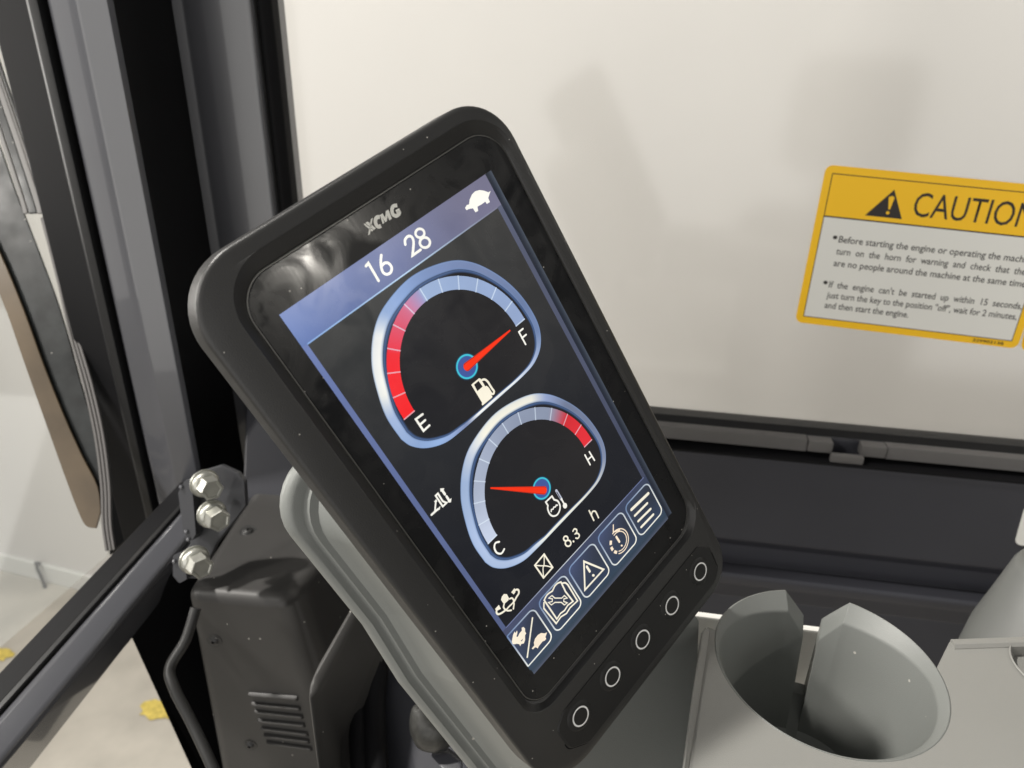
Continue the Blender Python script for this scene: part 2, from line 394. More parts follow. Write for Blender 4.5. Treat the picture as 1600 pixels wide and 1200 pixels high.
# ------------------------------------------------------------------ CAB FRAME (pillars, crossbar, bolts)
fr = empty('cab_frame', (-.34,.47,-.35), 'glossy slate painted cab frame with front pillar, crossbar and bolted bracket', 'frame')
# window post, plan section, left of the side window
q0, q1 = W(320,355,Y=.600), W(427,300,Y=.600)
xa_, xb_ = q0.x, q1.x
vprof('window_post', [(xa_,.598),(xa_+.002,.5865),(xa_+.017,.5915),(xa_+.035,.5893),(xb_-.004,.5955),(xb_,.5975),(xb_,.66),(xa_,.66)], M['slate'], fr, -.60, 1.2, .0012)
# black recess between the two posts
p0 = W(238,355,Y=.5)
vprof('recess_trim', [(p0.x-.03,.505),(p0.x-.004,.508),(xa_+.008,.604),(xa_+.008,.68),(p0.x-.02,.60)], M['rubber'], fr, -.9, 1.2, .001)
vprof('recess_seam', [(xa_-.034,.5722),(xa_-.0333,.5722),(xa_-.0333,.59),(xa_-.034,.59)], M['seal'], fr, -.3, 1.2)
# front pillar: rounded square tube
px_r = W(238,355,Y=.480).x; px_l = W(146,355,Y=.480).x
wv = px_r-px_l
pil = [(px_l,.484),(px_l+wv*.10,.4785),(px_l+wv*.14,.4775),(px_l+wv*.42,.4768),(px_l+wv*.56,.4754),(px_l+wv*.59,.4752),(px_l+wv*.97,.4792),(px_r,.4840),(px_r-.0400,.53),(px_l-.02,.53)]
vprof('front_pillar', pil, M['slate'], fr, -.395, 1.2, .0012)
# black seal band on the windscreen side of the pillar
e = px_l
vprof('pillar_seal', [(e-.010,.478),(e-.0012,.476),(e-.0008,.50),(e-.03,.52),(e-.034,.50)], M['seal'], fr, -.42, 1.2, .0015)
xL = W(76,355,Y=.50).x
vprof('pillar_seal', [(xL,.500),(xL+.004,.492),(e-.0105,.4805),(e-.0105,.52),(xL,.53)], M['rubber'], fr, -.475, 1.2, .0015)

def solid(name, front, back, m, parent=None, bevel=.002, seg=2):
    vs, fs = loft([front, back]); return mesh(name, vs, fs, m, parent, bevel=bevel, smooth=True, bseg=seg)
def px_solid(name, pts, th, m, parent=None, bevel=.002, seg=2):
    f_ = [W(x,y,d=d) for x,y,d in pts]; n = (RW@Vector((0,0,1)))*th
    return solid(name, f_, [p+n for p in f_], m, parent, bevel, seg)
# crossbar running towards the viewer along the foot of the windscreen
def along(name, a, b, loopa, loopb, m, parent, bevel=.002):
    vs, fs = loft([loopa, loopb]); return mesh(name, vs, fs, m, parent, bevel=bevel, smooth=True, bseg=3)
dirb = (RW @ Vector(((925-800)/F,(75-600)/F,1))).normalized(); dirb.z = 0
def bar(name, pxs, zs, m, bev, s0=-.50, s1=.0, close=None):
    """a bar whose long edges pass through the given picture points, each at its own height"""
    A = [W(px,py,Z=z) for (px,py), z in zip(pxs, zs)]
    la = [p + dirb*((.455-p.y)/dirb.y + s1) for p in A]
    lb = [p + dirb*((.455-p.y)/dirb.y + s0) for p in A]
    return along(name, None, None, la, lb, m, fr, bev)
zt = -.338
Cc = W(200,890,Z=zt+.002); Dd = W(205,950,Z=zt-.004); Ee = W(212,992,Z=zt-.045)
def atY(p, y): return p + dirb*((y-p.y)/dirb.y)
y0, y1 = -.12, .468
sec = [Cc, Dd, Ee, Ee+Vector((-.045,0,-.002)), Cc+Vector((-.012,0,-.035))]
along('crossbar', 0, 0, [atY(p,y0) for p in sec], [atY(p,y1) for p in sec], M['slate'], fr, .0045)
B1 = W(185,893,Z=zt+.0005); A1 = W(150,892,Z=zt-.006)
sec = [Cc+Vector((-.0012,0,.0008)), B1, B1+Vector((-.002,0,-.02)), Cc+Vector((-.0012,0,-.02))]
along('crossbar_seal', 0, 0, [atY(p,y0) for p in sec], [atY(p,.462) for p in sec], M['seal'], fr, .001)
sec = [B1+Vector((-.0006,0,-.0012)), A1, A1+Vector((-.004,0,-.03)), B1+Vector((-.004,0,-.03))]
along('crossbar_seal', 0, 0, [atY(p,y0) for p in sec], [atY(p,.475) for p in sec], M['rubber'], fr, .0015)

px_solid('pillar_seal', [(100,470,.70),(130,600,.70),(150,700,.70),(162,790,.70),(171,868,.70),(205,835,.70),(250,800,.70),(180,470,.70)], .01, M['rubber'], fr, .001)
# bracket plates with three flanged bolts
def plate_px(name, pts, d, th, m, parent, bevel=.001, r=0, seg=4):
    """solid plate from picture outline at one distance, thickness going away from the viewer"""
    if r: pts = [tuple(p) for p in rpoly(pts, r, seg)]
    f_ = [W(x,y,d=d) for x,y in pts]; n = (RW@Vector((0,0,1)))*th
    vs, fs = loft([f_, [p+n for p in f_]])
    return mesh(name, vs, fs, m, parent, bevel=bevel, smooth=True)
plate_px('bracket', [(286,760),(300,742),(322,733),(345,726),(372,738),(382,752),(384,790),(372,806),(338,850),(312,905),(280,905),(272,880),(296,850)], .505, .007, M['bracket'], fr, .0022, r=5)
plate_px('gusset', [(278,770),(288,752),(298,746),(302,780),(306,835),(298,848),(286,832)], .494, .010, M['bracket'], fr, .003, r=4)
plate_px('gusset', [(270,868),(284,862),(290,888),(292,905),(280,912),(270,900)], .494, .010, M['bracket'], fr, .003, r=4)
def ring(c, t, b, r, n, ph=0): return [c+t*math.cos(2*math.pi*k/n+ph)*r+b*math.sin(2*math.pi*k/n+ph)*r for k in range(n)]
def make_bolt(px, py, d, ax, ph):
    c = W(px,py,d=d); ax = Vector(ax).normalized(); t = ax.orthogonal().normalized(); b = ax.cross(t)
    n = 24
    ls = [ring(c-ax*.002,t,b,.0089,n), ring(c+ax*.0008,t,b,.0091,n), ring(c+ax*.0018,t,b,.0086,n), ring(c+ax*.0030,t,b,.0073,n)]
    vs, fs = loft(ls); wsh = mesh('bolt', vs, fs, M['zinc'], fr, smooth=True)
    # hexagonal head with a chamfered crown
    def hexa(r, h, k=1): 
        out = []
        for i in range(24):
            a = 2*math.pi*i/24; aa = (a % (math.pi/3))-math.pi/6
            rr = r/math.cos(aa)*math.cos(math.pi/6)
            out.append(c+ax*h+t*math.cos(a+ph)*rr+b*math.sin(a+ph)*rr)
        return out
    ls = [hexa(.0076,.0024), hexa(.0076,.0118), hexa(.0071,.0126), hexa(.0058,.0126), hexa(.0052,.0119)]
    vs, fs = loft(ls)
    o = mesh('hex_head', vs, fs, M['zinc'], None, smooth=True); o.parent = wsh; o.matrix_parent_inverse = Matrix()
    ls = [ring(c-ax*.0034,t,b,.0098,n), ring(c-ax*.0020,t,b,.0098,n)]
    vs, fs = loft(ls); o2 = mesh('washer', vs, fs, M['zinc'], None, smooth=True); o2.parent = wsh
towards = -(RW@Vector((-.4,.28,1))).normalized()
axb = (RW@Vector((.66,.20,-.72))).normalized()
make_bolt(322,757,.490, axb, .2); make_bolt(333,805,.485, axb, .55); make_bolt(306,877,.478, axb, .35)
# weld beads / little bright drops on the bracket rim
for px, py in ((283,761),(291,831),(294,843),(272,877)):
    c = W(px,py,d=.4935); t=Vector((1,0,0)); n=8
    ls=[ring(c+Vector((0,0,math.sin(a)*.0016)),Vector((1,0,0)),Vector((0,1,0)),max(.0001,math.cos(a)*.0016),n) for a in (-1.5,-.8,0,.8,1.5)]
    vs, fs = loft(ls); mesh('weld_bead', vs, fs, M['slate'], fr, smooth=True)
# lower black post under the bracket
px_solid('lower_post', [(198,985,.53),(262,885,.53),(330,900,.60),(395,1210,.66),(400,1290,.66),(345,1290,.62),(300,1205,.58)], .05, M['rubber'], fr, .003)
px_solid('lower_post', [(330,900,.60),(378,770,.62),(384,640,.64),(440,560,.64),(560,800,.62),(640,1290,.56),(430,1290,.56)], .05, M['slate_panel'], fr, .003)

# ------------------------------------------------------------------ WINDSCREEN (left edge of the picture)
ws = empty('windscreen', W(120,700,d=.6), 'curved front windscreen edge with brown film, black border and grey lip seal', 'windscreen')
def strip_px(name, left, right, d, th, m, parent, bevel=.0008):
    n = len(left)
    out = [W(x,y,d=d) for x,y in left]+[W(x,y,d=d) for x,y in right[::-1]]
    nn = (RW@Vector((0,0,1)))*th
    vs = out+[p+nn for p in out]; fs = []; N = 2*n
    for i in range(n-1):
        a, b, c, e_ = i, i+1, N-2-i, N-1-i
        fs += [(a,b,c,e_), (N+e_,N+c,N+b,N+a)]
    for i in range(N): j = (i+1)%N; fs.append((i,N+i,N+j,j))
    return mesh(name, vs, fs, m, parent, bevel=bevel, smooth=True)
def sm2(p, k=4): return [(v.x,v.y) for v in smoothline([(x,y,0) for x,y in p], k)]
L1 = sm2([(-60,330),(0,462),(35,560),(62,636),(100,742),(122,800),(134,822),(150,826)])
R1 = sm2([(-60,270),(0,395),(36,482),(68,570),(100,650),(128,712),(152,760),(157,800)])
strip_px('brown_film', L1, R1, .60, .002, M['film'], ws)
L2 = sm2([(-60,150),(-10,205),(20,290),(60,400),(95,480),(118,560),(140,650),(152,760)])
strip_px('border_band', [(x-.5,y) for x,y in R1], sm2([(-60,120),(-8,212),(24,300),(62,398),(94,486),(126,600),(150,690),(158,800)]), .604, .002, M['frit'], ws)
for k in range(3):
    off = k*5.6
    a = sm2([(62,340),(88,440),(106,520),(128,600),(146,680),(156,760),(158,820),(164,862)])
    a = [(x+off*(.55+.45*min(1,i/12)),y-off*.2) for i,(x,y) in enumerate(a)]
    b = [(x+4.2,y-.8) for x,y in a]
    strip_px('lip_seal', a, b, .596-.001*k, .003, M['lead'], ws, .0008)
for k, (dx, wd_, mm) in enumerate(((0,7,'lead'),(9,12,'frit'),(22,9,'lead'),(32,3,'lead'),(37,4,'seal'))):
    a = [(-36+dx+x,y) for x,y in ((-60,-80),(-30,20),(2,120),(36,220),(66,312),(72,334))]
    strip_px('edge_strip', sm2(a), sm2([(x+wd_,y-1) for x,y in a]), .594-.0006*k, .002, M[mm], ws, .0005)
g = [W(-200,-100,d=.607),W(60,-100,d=.607),W(168,868,d=.607),W(-200,1180,d=.607)]
nn = (RW@Vector((0,0,1)))*.004
vs, fs = loft([g,[p+nn for p in g]]); mesh('pane', vs, fs, M['glass'], ws)

# ------------------------------------------------------------------ BLACK MOULDED COVER (below the bolts)
cv = empty('moulded_cover', W(400,1000,d=.42), 'charcoal moulded plastic housing with seven vent louvres below the bolts', 'housing')
zc = -.352
def T(px,py,z=zc): return W(px,py,Z=z)
a0_, a1_, a2_, a3_, a4_ = T(290,924), T(448,938), T(520,858), T(560,700), T(398,762)
def dn(p, px, py):       # point on the front face below
    return W(px,py,Y=p.y+.006)
f0, f1 = W(362,1290,Y=a0_.y-.012), W(548,1290,Y=a1_.y-.03)
nrm = (a1_-a0_).cross(f0-a0_).normalized()
def on_face0(px, py):
    r = RW @ Vector(((px-800)/F,(py-600)/F,1)); return r*(a0_.dot(nrm)/r.dot(nrm))
tops = [a0_, a1_, T(470,912), T(600,760), a4_]
f1 = None
low = [f0, on_face0(548,1290), W(600,1290,Y=.36), W(700,1290,Y=.5), W(430,1290,Y=.5)]
vs, fs = loft([tops, low]); 
mesh('body', vs, fs, M['cover'], cv, bevel=.009, bseg=5, smooth=True)
# second lobe standing to the right
top2 = [W(474,1068,d=.405), W(556,925,d=.43), W(640,960,d=.44), W(600,1040,d=.40)]
lo2 = [W(520,1300,d=.375), W(530,1180,d=.43), W(640,1150,d=.44), W(545,1290,d=.375)]
px_l2 = [(474,1078,.392),(562,925,.425),(640,930,.46),(606,1050,.45),(556,1165,.43),(530,1290,.415),(505,1290,.385)]
px_solid('side_lobe', px_l2, .05, M['cover'], cv, .010, 6)
# louvres on the front face
def on_face(px, py, lift=0):
    r = RW @ Vector(((px-800)/F,(py-600)/F,1)); t = a0_.dot(nrm)/r.dot(nrm)
    return r*t + nrm*(lift if nrm.dot(r) < 0 else -lift)
sl = [((389,1083),(465,1089)),((394,1098),(469,1105)),((399,1110),(473,1118)),((403,1124),(476,1131)),((409,1136),(481,1145)),((413,1147),(483,1156)),((417,1158),(487,1168))]
for (ax_, ay_), (bx_, by_) in sl:
    p, q = on_face(ax_,ay_,.0012), on_face(bx_,by_,.0012)
    dwn = (on_face(ax_+3,ay_+9)-on_face(ax_,ay_)).normalized()
    out = (nrm if nrm.dot(p) < 0 else -nrm)
    loops = []
    for s_ in (0,.04,.96,1):
        c = p.lerp(q,s_); k = .45 if s_ in (0,1) else 1
        loops.append([c-dwn*.0013-out*.001, c-dwn*.0008*k+out*.0002, c+out*.0012*k, c+dwn*.0010*k+out*.0012*k, c+dwn*.0017-out*.001])
    vs, fs = loft(loops); mesh('louvre', vs, fs, M['cover'], cv, smooth=True)
    pd, qd = p+dwn*.0022-out*.00045, q+dwn*.0022-out*.00045
    vs = [pd-dwn*.0006, qd-dwn*.0006, qd+dwn*.0006, pd+dwn*.0006]
    vs2 = [v-out*.0006 for v in vs]
    v_, f_ = loft([vs, vs2]); mesh('vent_slot', v_, f_, M['rubber'], cv)
def screw(c, ax, r, parent):
    ax = ax.normalized(); t = ax.orthogonal().normalized(); b = ax.cross(t); n = 16
    ls = [ring(c-ax*.001,t,b,r*1.7,n), ring(c+ax*.0004,t,b,r*1.65,n), ring(c+ax*.0003,t,b,r*1.15,n), ring(c+ax*.0005,t,b,r,n),
          ring(c+ax*r*.45,t,b,r*.8,n), ring(c+ax*r*.6,t,b,r*.4,n), ring(c+ax*r*.3,t,b,r*.35,n)]
    vs, fs = loft(ls); mesh('screw', vs, fs, M['black'], parent, smooth=True)
outn = (nrm if nrm.dot(a0_) < 0 else -nrm)
screw(on_face(335,1001), outn, .0035, cv); screw(on_face(391,1164), outn, .0032, cv)
screw(T(388,831), Vector((.2,-.2,1)), .0040, cv)

# bent glossy tube left of the cover, and dark floor trim
tb = tube('grab_tube', smoothline([W(306,950,d=.47),W(290,1000,d=.465),W(266,1042,d=.46),W(272,1075,d=.455),W(300,1130,d=.45),W(335,1205,d=.44),W(370,1290,d=.43)]), .0034, M['black'])
tag(tb, 'bent black trim tube curving down beside the charcoal housing', 'tube')
tag(px_solid('door_liner', [(300,960,.58),(272,1040,.58),(340,1195,.62),(380,1290,.63),(430,1290,.64),(330,1000,.60)], .012, M['rubber'], None, .004),
    'dark curved plastic liner between the trim tube and the housing', 'liner')
tag(px_solid('floor_console', [(560,1040,.46),(640,1060,.45),(760,1215,.43),(760,1300,.40),(600,1300,.42),(585,1180,.44)], .05, M['slate_panel'], None, .006, 3),
    'slate painted metal plate glimpsed below the grey monitor stand', 'metal plate')
for k, (x0_, x1_) in enumerate(((535,560),(563,585))):
    tag(tube('rubber_boot_fold', smoothline([W(x1_+8,1020,d=.45),W(x1_,1100,d=.44),W(x1_+4,1200,d=.42),W(x1_+14,1290,d=.41)]), [.006+.001*k]*19, M['rubber']),
        ('left' if k==0 else 'right')+' of two soft black vertical folds behind the charcoal housing', 'rubber fold', 'black rubber folds')
# worn pedal knob
kn = empty('pedal', W(665,1130,d=.38), 'worn dark oval pedal pad half hidden by the grey stand', 'pedal')
def blob(name, outline, d, m, parent, dome):
    c = sum((Vector((x,y,0)) for x,y in outline), Vector())/len(outline); ls = []
    for s_, h in ((1.0,-.006),(1.02,-.002),(.97,.0),(.8,.6*dome),(.5,.9*dome),(.15,dome)):
        ls.append([W(c.x+(x-c.x)*s_, c.y+(y-c.y)*s_, d=d-h) for x,y in outline])
    vs, fs = loft(ls); return mesh(name, vs, fs, m, parent, smooth=True)
ol = sm2([(641,1118),(646,1104),(660,1102),(690,1128),(706,1150),(702,1166),(680,1176),(655,1170),(643,1150),(640,1132),(641,1118)],4)[:-1]
blob('pad', ol, .385, M['knob'], kn, .006)
px_solid('bracket_arm', [(672,1182,.39),(700,1176,.39),(722,1192,.385),(722,1212,.38),(700,1212,.38)], .006, M['slate_panel'], kn, .0015)

# ------------------------------------------------------------------ CONSOLE with cup holder
ZC = -.235
cn = empty('console', (.12,.22,ZC), 'warm grey moulded console top with a slotted round cup holder', 'console')
k_ = ZC/-.25
cc = Vector((.1085*k_, .2628*k_, ZC)); RO = .0500*k_
# outline of the flat top
op = [T(1098,988,ZC),T(1106,980,ZC),T(1118,984,ZC)]
arcpts = []
back_l = T(1160,1005,ZC); 
out2 = [Vector((p.x,p.y)) for p in op]
# follow the ring round its back, slightly inside its outer edge
def angpt(a, r): return Vector((cc.x+math.cos(a)*r, cc.y+math.sin(a)*r))
aL = math.radians(163); aR = math.radians(8)
n = 40
for i in range(n+1):
    a = aL+(aR+2*math.pi-aL)*i/n
    out2.append(angpt(a, RO-.0004))
for px,py in ((1483,1004),(1492,1001),(1600,998),(1800,994),(1900,1300),(1800,1500),(1040,1500),(1054,1330),(1068,1200)):
    p = T(px,py,ZC); out2.append(Vector((p.x,p.y)))
hole = [angpt(2*math.pi*k/72, RO-.0004) for k in range(72)]
c2 = T(1648,1046,ZC); hole2 = [Vector((c2.x+math.cos(2*math.pi*k/48)*.0155, c2.y+math.sin(2*math.pi*k/48)*.0175)) for k in range(48)]
def flat_with_holes(name, outer, holes, z, th, m, parent):
    polys = [[Vector((p.x,p.y,0)) for p in outer]]+[[Vector((p.x,p.y,0)) for p in h] for h in holes]
    tri = tessellate_polygon(polys); flat = [p for pl in polys for p in pl]
    nv = len(flat); vs = [(p.x,p.y,z) for p in flat]+[(p.x,p.y,z-th) for p in flat]
    fs = [tuple(t) for t in tri]+[tuple(nv+i for i in t[::-1]) for t in tri]
    s = 0
    for pl in polys:
        for i in range(len(pl)):
            j = (i+1)%len(pl); fs.append((s+i,s+j,nv+s+j,nv+s+i))
        s += len(pl)
    return mesh(name, vs, fs, m, parent)
flat_with_holes('console_top', out2, [hole2], ZC, .012, M['console'], cn)
# raised lip along the back edge, right
l0, l1 = T(1486,1004,ZC), T(1800,994,ZC)
ls = []
for p in (l0, l1):
    ls.append([p+Vector((0,.001,-.010)), p+Vector((0,.001,.0010)), p+Vector((0,-.0006,.0018)), p+Vector((0,-.0028,.0016)), p+Vector((0,-.0040,.0003)), p+Vector((0,-.004,-.010))])
vs, fs = loft(ls); mesh('edge_lip', vs, fs, M['console'], cn, smooth=True)
# second recess, cut by the picture edge
def dish(name, c, rx, ry, depth, m):
    ls = []
    for s_, h in ((1.06,.0004),(1.03,.0009),(1.0,.0004),(.96,-.003),(.88,-depth),(.02,-depth)):
        ls.append([Vector((c.x+math.cos(2*math.pi*k/48)*rx*s_, c.y+math.sin(2*math.pi*k/48)*ry*s_, ZC+h)) for k in range(48)])
    vs, fs = loft(ls, cap0=False); return mesh(name, vs, fs, m, cn, smooth=True)
dish('coin_recess', c2, .0155, .0175, .005, M['console'])
# cup holder ring with a slot at the back
NA = 240
def ang_of(px, py, z): 
    p = T(px,py,z); return math.atan2(p.y-cc.y, p.x-cc.x)
aA, aB = ang_of(1232,930,ZC), ang_of(1335,922,ZC)        # where the rim starts to drop
RI = RO-.0086
pS = [W(1259,980,Y=cc.y+RI), W(1281,990,Y=cc.y+RI)]
sA = math.atan2(RI*.985, pS[0].x-cc.x); sB = math.atan2(RI*.985, pS[1].x-cc.x)
ZSL = W(1243,1086,Y=cc.y+RI*.97).z
ZBOT = ZC-.078
drop = .0145
def topz(a):
    if sB <= a <= sA: return 'slot'
    if sA < a < aA: return -drop*(aA-a)/(aA-sA)
    if aB < a < sB: return -drop*(a-aB)/(sB-aB)
    return 0
angs = []
a = -math.pi/2
base = [(-math.pi/2+2*math.pi*k/NA) for k in range(NA)]
extra = [aA, aB, sA+1e-4, sA-1e-4, sB+1e-4, sB-1e-4]
angs = sorted(set(base+extra))
def cup_col(a):
    t = topz(a); ca, sa = math.cos(a), math.sin(a)
    zt_ = (ZSL-ZC) if t == 'slot' else t
    ch = .0056*max(0,sa)**1.2+.0016*max(0,ca)+.0008 if t != 'slot' else .0005
    wd_ = .0020+.0022*max(0,ca)+.0052*max(0,sa)**1.2; ri = RO-wd_-.0008
    prof_ = [(RO, ZBOT-ZC+.001), (RO, zt_-.0008), (RO-.0005, zt_-.0002), (RO-.0010, zt_), (RO-wd_, zt_-ch), (ri, zt_-ch-.0016)]
    zi = zt_-ch-.0018; k = (zi)/(ZBOT-ZC)
    prof_ += [(RI-(.010)*(k+(1-k)*.5), zi+(ZBOT-ZC-zi)*.5), (RI-.0085, ZBOT-ZC+.004), (RI-.0130, ZBOT-ZC)]
    prof_[6] = (ri+(RI-.0085-ri)*((k+1)/2), prof_[6][1])
    return [Vector((cc.x+ca*r, cc.y+sa*r, ZC+z)) for r, z in prof_]
cols_ = [cup_col(a) for a in angs]
npf = len(cols_[0]); vs = [v for c in cols_ for v in c]; fs = []
for i in range(len(cols_)):
    j = (i+1) % len(cols_)
    for k in range(npf-1): fs.append((i*npf+k, j*npf+k, j*npf+k+1, i*npf+k+1))
fs.append(tuple(i*npf+npf-1 for i in range(len(cols_))))
mesh('cup_holder', vs, fs, M['grey'], cn, smooth=True, fix=True)
# triangular wedge step between the stand and the console
wtop = [T(1096,988,ZC+.0026),T(1102,979,ZC+.0026),T(1109,984,ZC+.0018),T(1107,1000,ZC+.0006),T(1092,1100,ZC+.0006),T(1076,1200,ZC+.0006),T(1060,1290,ZC+.0006),T(1050,1290,ZC+.0024),T(1067,1200,ZC+.0026)]
vs, fs = loft([wtop, [p+Vector((0,0,-.012)) for p in wtop]]); mesh('wedge_step', vs, fs, M['console'], cn, bevel=.0008, smooth=True)

# white part behind the console, seen beside and through the cup holder
yb = cc.y+RO+.012
zt2 = W(1268,985,Y=yb).z
bn = empty('white_tray', (.1,yb,zt2-.05), 'white plastic tray edge glimpsed behind the cup holder', 'tray')
box('tray_wall', (-.02,yb,zt2-.12), (.155,yb+.004,zt2), M['whiteplastic'], bn, .0015)
box('tray_floor', (-.02,yb+.0045,zt2-.118), (.155,yb+.035,zt2-.114), M['whiteplastic'], bn, .001)

# grey tapered housing at the right edge
th = empty('tapered_housing', W(1640,960,d=.42), 'smooth grey tapered housing rising behind the console at the right edge', 'housing')
bc = W(1655,1015,d=.40); ls = []
tcn = W(1665,885,d=.40)
for s_, rr in ((-.3,.049),(0,.0445),(.5,.0335),(.9,.0250),(.97,.0225),(1.0,.0185),(1.01,.010)):
    c = bc.lerp(tcn, s_); ls.append([c+Vector((math.cos(t)*rr, math.sin(t)*rr*.9, 0)) for t in [2*math.pi*k/40 for k in range(40)]])
vs, fs = loft(ls); mesh('shell', vs, fs, M['shaded_grey'], th, smooth=True)

# ------------------------------------------------------------------ MONITOR
def plane_from(P4, width):
    r = [Vector((p[0]-800, p[1]-600, F)) for p in P4]
    A = Matrix(((r[1][0],-r[2][0],r[3][0]),(r[1][1],-r[2][1],r[3][1]),(r[1][2],-r[2][2],r[3][2])))
    a = A.inverted() @ r[0]
    X = [r[0], r[1]*a[0], r[2]*a[1], r[3]*a[2]]
    u = X[1]-X[0]; s = width/u.length; O = X[0]*s; U = u.normalized(); v = X[3]-X[0]; V = (v-U*v.dot(U)).normalized()
    return RW@O, RW@U, RW@V
MO, MU, MV = plane_from([(436,492),(767,266),(1050,803),(833,1055)], .086)
MN = MU.cross(-MV)                                       # out of the screen, to the operator
MMW = Matrix(((MU[0],-MV[0],MN[0],MO[0]),(MU[1],-MV[1],MN[1],MO[1]),(MU[2],-MV[2],MN[2],MO[2]),(0,0,0,1)))
def Lc(px, py, h=0.0):                                   # picture point -> millimetres on the screen
    r = RW @ Vector((px-800, py-600, F)); OO = MO+MN*h*.001
    t = OO.dot(MN)/r.dot(MN); p = r*t-MO
    return (p.dot(MU)*1000, p.dot(MV)*1000)
mon = empty('monitor', (0,0,0), 'black operator monitor with lit fuel and temperature gauges and five round keys', 'monitor', mw=MMW)
def mm(u, v, h): return Vector((u*.001, -v*.001, h*.001))
def lobj(name, vs, fs, m, parent=None, **k):
    return mesh(name, vs, fs, m, parent or mon, world=False, **k)
BO = (-20.5,-22.5,100.5,201.5); BR_ = [20,18,16,21]; SEG = 12
def off(rect, d, radii):
    u0,v0,u1,v1 = rect
    return rrect(u0+d,v0+d,u1-d,v1-d,[max(1,r-d) for r in radii],SEG)
GL = (-6.8,-12.2,94.6,166.4); GR = [11,11,12,9]
ls = []
for d, h in ((6,-13.0),(1.2,-12.5),(.2,-11.2),(0,-9),(0,-.6),(.22,.35),(.8,.85),(1.6,1.15),(5.0,2.0)):
    ls.append([mm(p.x,p.y,h) for p in off(BO,d,BR_)])
# face runs in to the recess around the glass
for d, h, r in ((-5.5,2.55,[16,16,13,11]),(-4.9,2.35,[15,15,13,11]),(-1.3,-.05,[12,12,12,9]),(-.55,-.5,[11.5,11.5,12,9]),(-.5,-2,[11.5,11.5,12,9])):
    u0,v0,u1,v1 = GL
    ls.append([mm(p.x,p.y,h) for p in rrect(u0+d*(.75 if d < -2 else 1),v0+d,u1-d*(.5 if d < -2 else 1),v1-d*(.45 if d < -2 else 1),r,SEG)])
vs, fs = loft(ls, cap1=False); lobj('bezel', vs, fs, M['black'], smooth=True)
def slab(name, pl, h0, h1, m, parent=None, edge=.25, **k):
    c = sum((Vector((p[0],p[1])) for p in pl), Vector((0,0)))/len(pl)
    def ins(e):
        out = []
        for p in pl:
            q = Vector((p[0],p[1]))-c; out.append(mm(c.x+q.x*(1-e/max(1,q.length)), c.y+q.y*(1-e/max(1,q.length)), 0))
        return out
    l0, l1, l2 = [Vector((*p.xy, h0*.001)) for p in ins(0)], [Vector((*p.xy,(h1-edge*.6)*.001)) for p in ins(0)], [Vector((*p.xy,h1*.001)) for p in ins(edge)]
    vs, fs = loft([l0,l1,l2]); return lobj(name, vs, fs, m, parent, **k)
slab('glass_rim', rrect(GL[0]-.45,GL[1]-.45,GL[2]+.45,GL[3]+.45,[11.4,11.4,12.4,9.4],SEG), -3, -.25, M['rim'], edge=.15)
gp = slab('cover_glass', rrect(*GL,GR,SEG), -2.5, 0, M['cglass'], edge=.30)
# rear shell in dark plastic
ls = []
for d, h in ((4,-12.6),(5,-16),(9,-26),(22,-31)):
    ls.append([mm(p.x,p.y,h) for p in off(BO,d,[22,20,18,22])])
vs, fs = loft(ls, cap0=False); lobj('rear_shell', vs, fs, M['black'], smooth=True)
# key strip
KP = [(-5.8,178.6),(.4,174.9),(88.6,174.7),(93.4,180.2),(92.2,192.2),(87.6,195.6),(1.6,195.2),(-5.6,189.6)]
kpl = rpoly(KP, 3.5, 6)
slab('key_strip_groove', [(Vector(p)-Vector((44,185)))*1.012+Vector((44,185)) for p in kpl], 1.2, 2.17, M['rubber'], edge=.05)
ks = slab('key_strip', kpl, 1.0, 2.75, M['pad'], edge=.8)
def ring2d(cx, cy, r0, r1, h0, n=40):
    vs = []; fs = []
    for i in range(n):
        a = 2*math.pi*i/n
        for r, h in ((r0,h0),(r1,h0)): vs.append(mm(cx+math.cos(a)*r, cy+math.sin(a)*r, h))
    for i in range(n): j = (i+1)%n; fs.append((2*i,2*i+1,2*j+1,2*j))
    return vs, fs
for px, py in ((907,1119),(957,1057),(1004,999),(1050,946),(1094,893)):
    cx, cy = Lc(px,py,3.3); n = 40; ls = []
    for r, h in ((6.0,2.72),(5.4,3.10),(4.8,3.34),(3.0,3.42),(1.2,3.40)):
        ls.append([mm(cx+math.cos(2*math.pi*k/n)*r, cy+math.sin(2*math.pi*k/n)*r, h) for k in range(n)])
    vs, fs = loft(ls); key = lobj('key', vs, fs, M['pad'], smooth=True)
    vs, fs = ring2d(cx,cy,3.3,3.95,3.46); vs2,fs2 = vs,fs
    o = lobj('ring_mark', vs, fs, M['print'], key)

# ---- the lit picture
disp_vs = []
class G:                                                  # colour-carrying flat graphics on the display
    lvl = 0
def gfx(name, vs2, fs, cols, h, parent):
    me_vs = [mm(u,v,h) for u,v in vs2]
    return lobj(name, me_vs, fs, M['screen'], parent, cols=cols, fix=False)
def C3(*c): return lin(c)
def grid(u0,v0,u1,v1,nu,nv,fn):
    vs=[];cs=[];fs=[]
    for j in range(nv+1):
        for i in range(nu+1):
            u=u0+(u1-u0)*i/nu; v=v0+(v1-v0)*j/nv; vs.append((u,v)); cs.append(fn(i/nu,j/nv))
    for j in range(nv):
        for i in range(nu):
            a=j*(nu+1)+i; fs.append((a,a+1,a+nu+2,a+nu+1)[::-1])
    return vs,fs,cs
def mixc(a,b,t): t=max(0,min(1,t)); return tuple(x+(y-x)*t for x,y in zip(a,b))
def srgbmix(a,b,t): return lin(mixc(a,b,t))
def fn_bg(a,b):
    c = mixc((56,57,56),(25,27,33), min(1,b*1.5)); return lin(mixc(c,(70,66,62),max(0,a-.4)*.6*(1-b)*(1 if b<.5 else .6)))
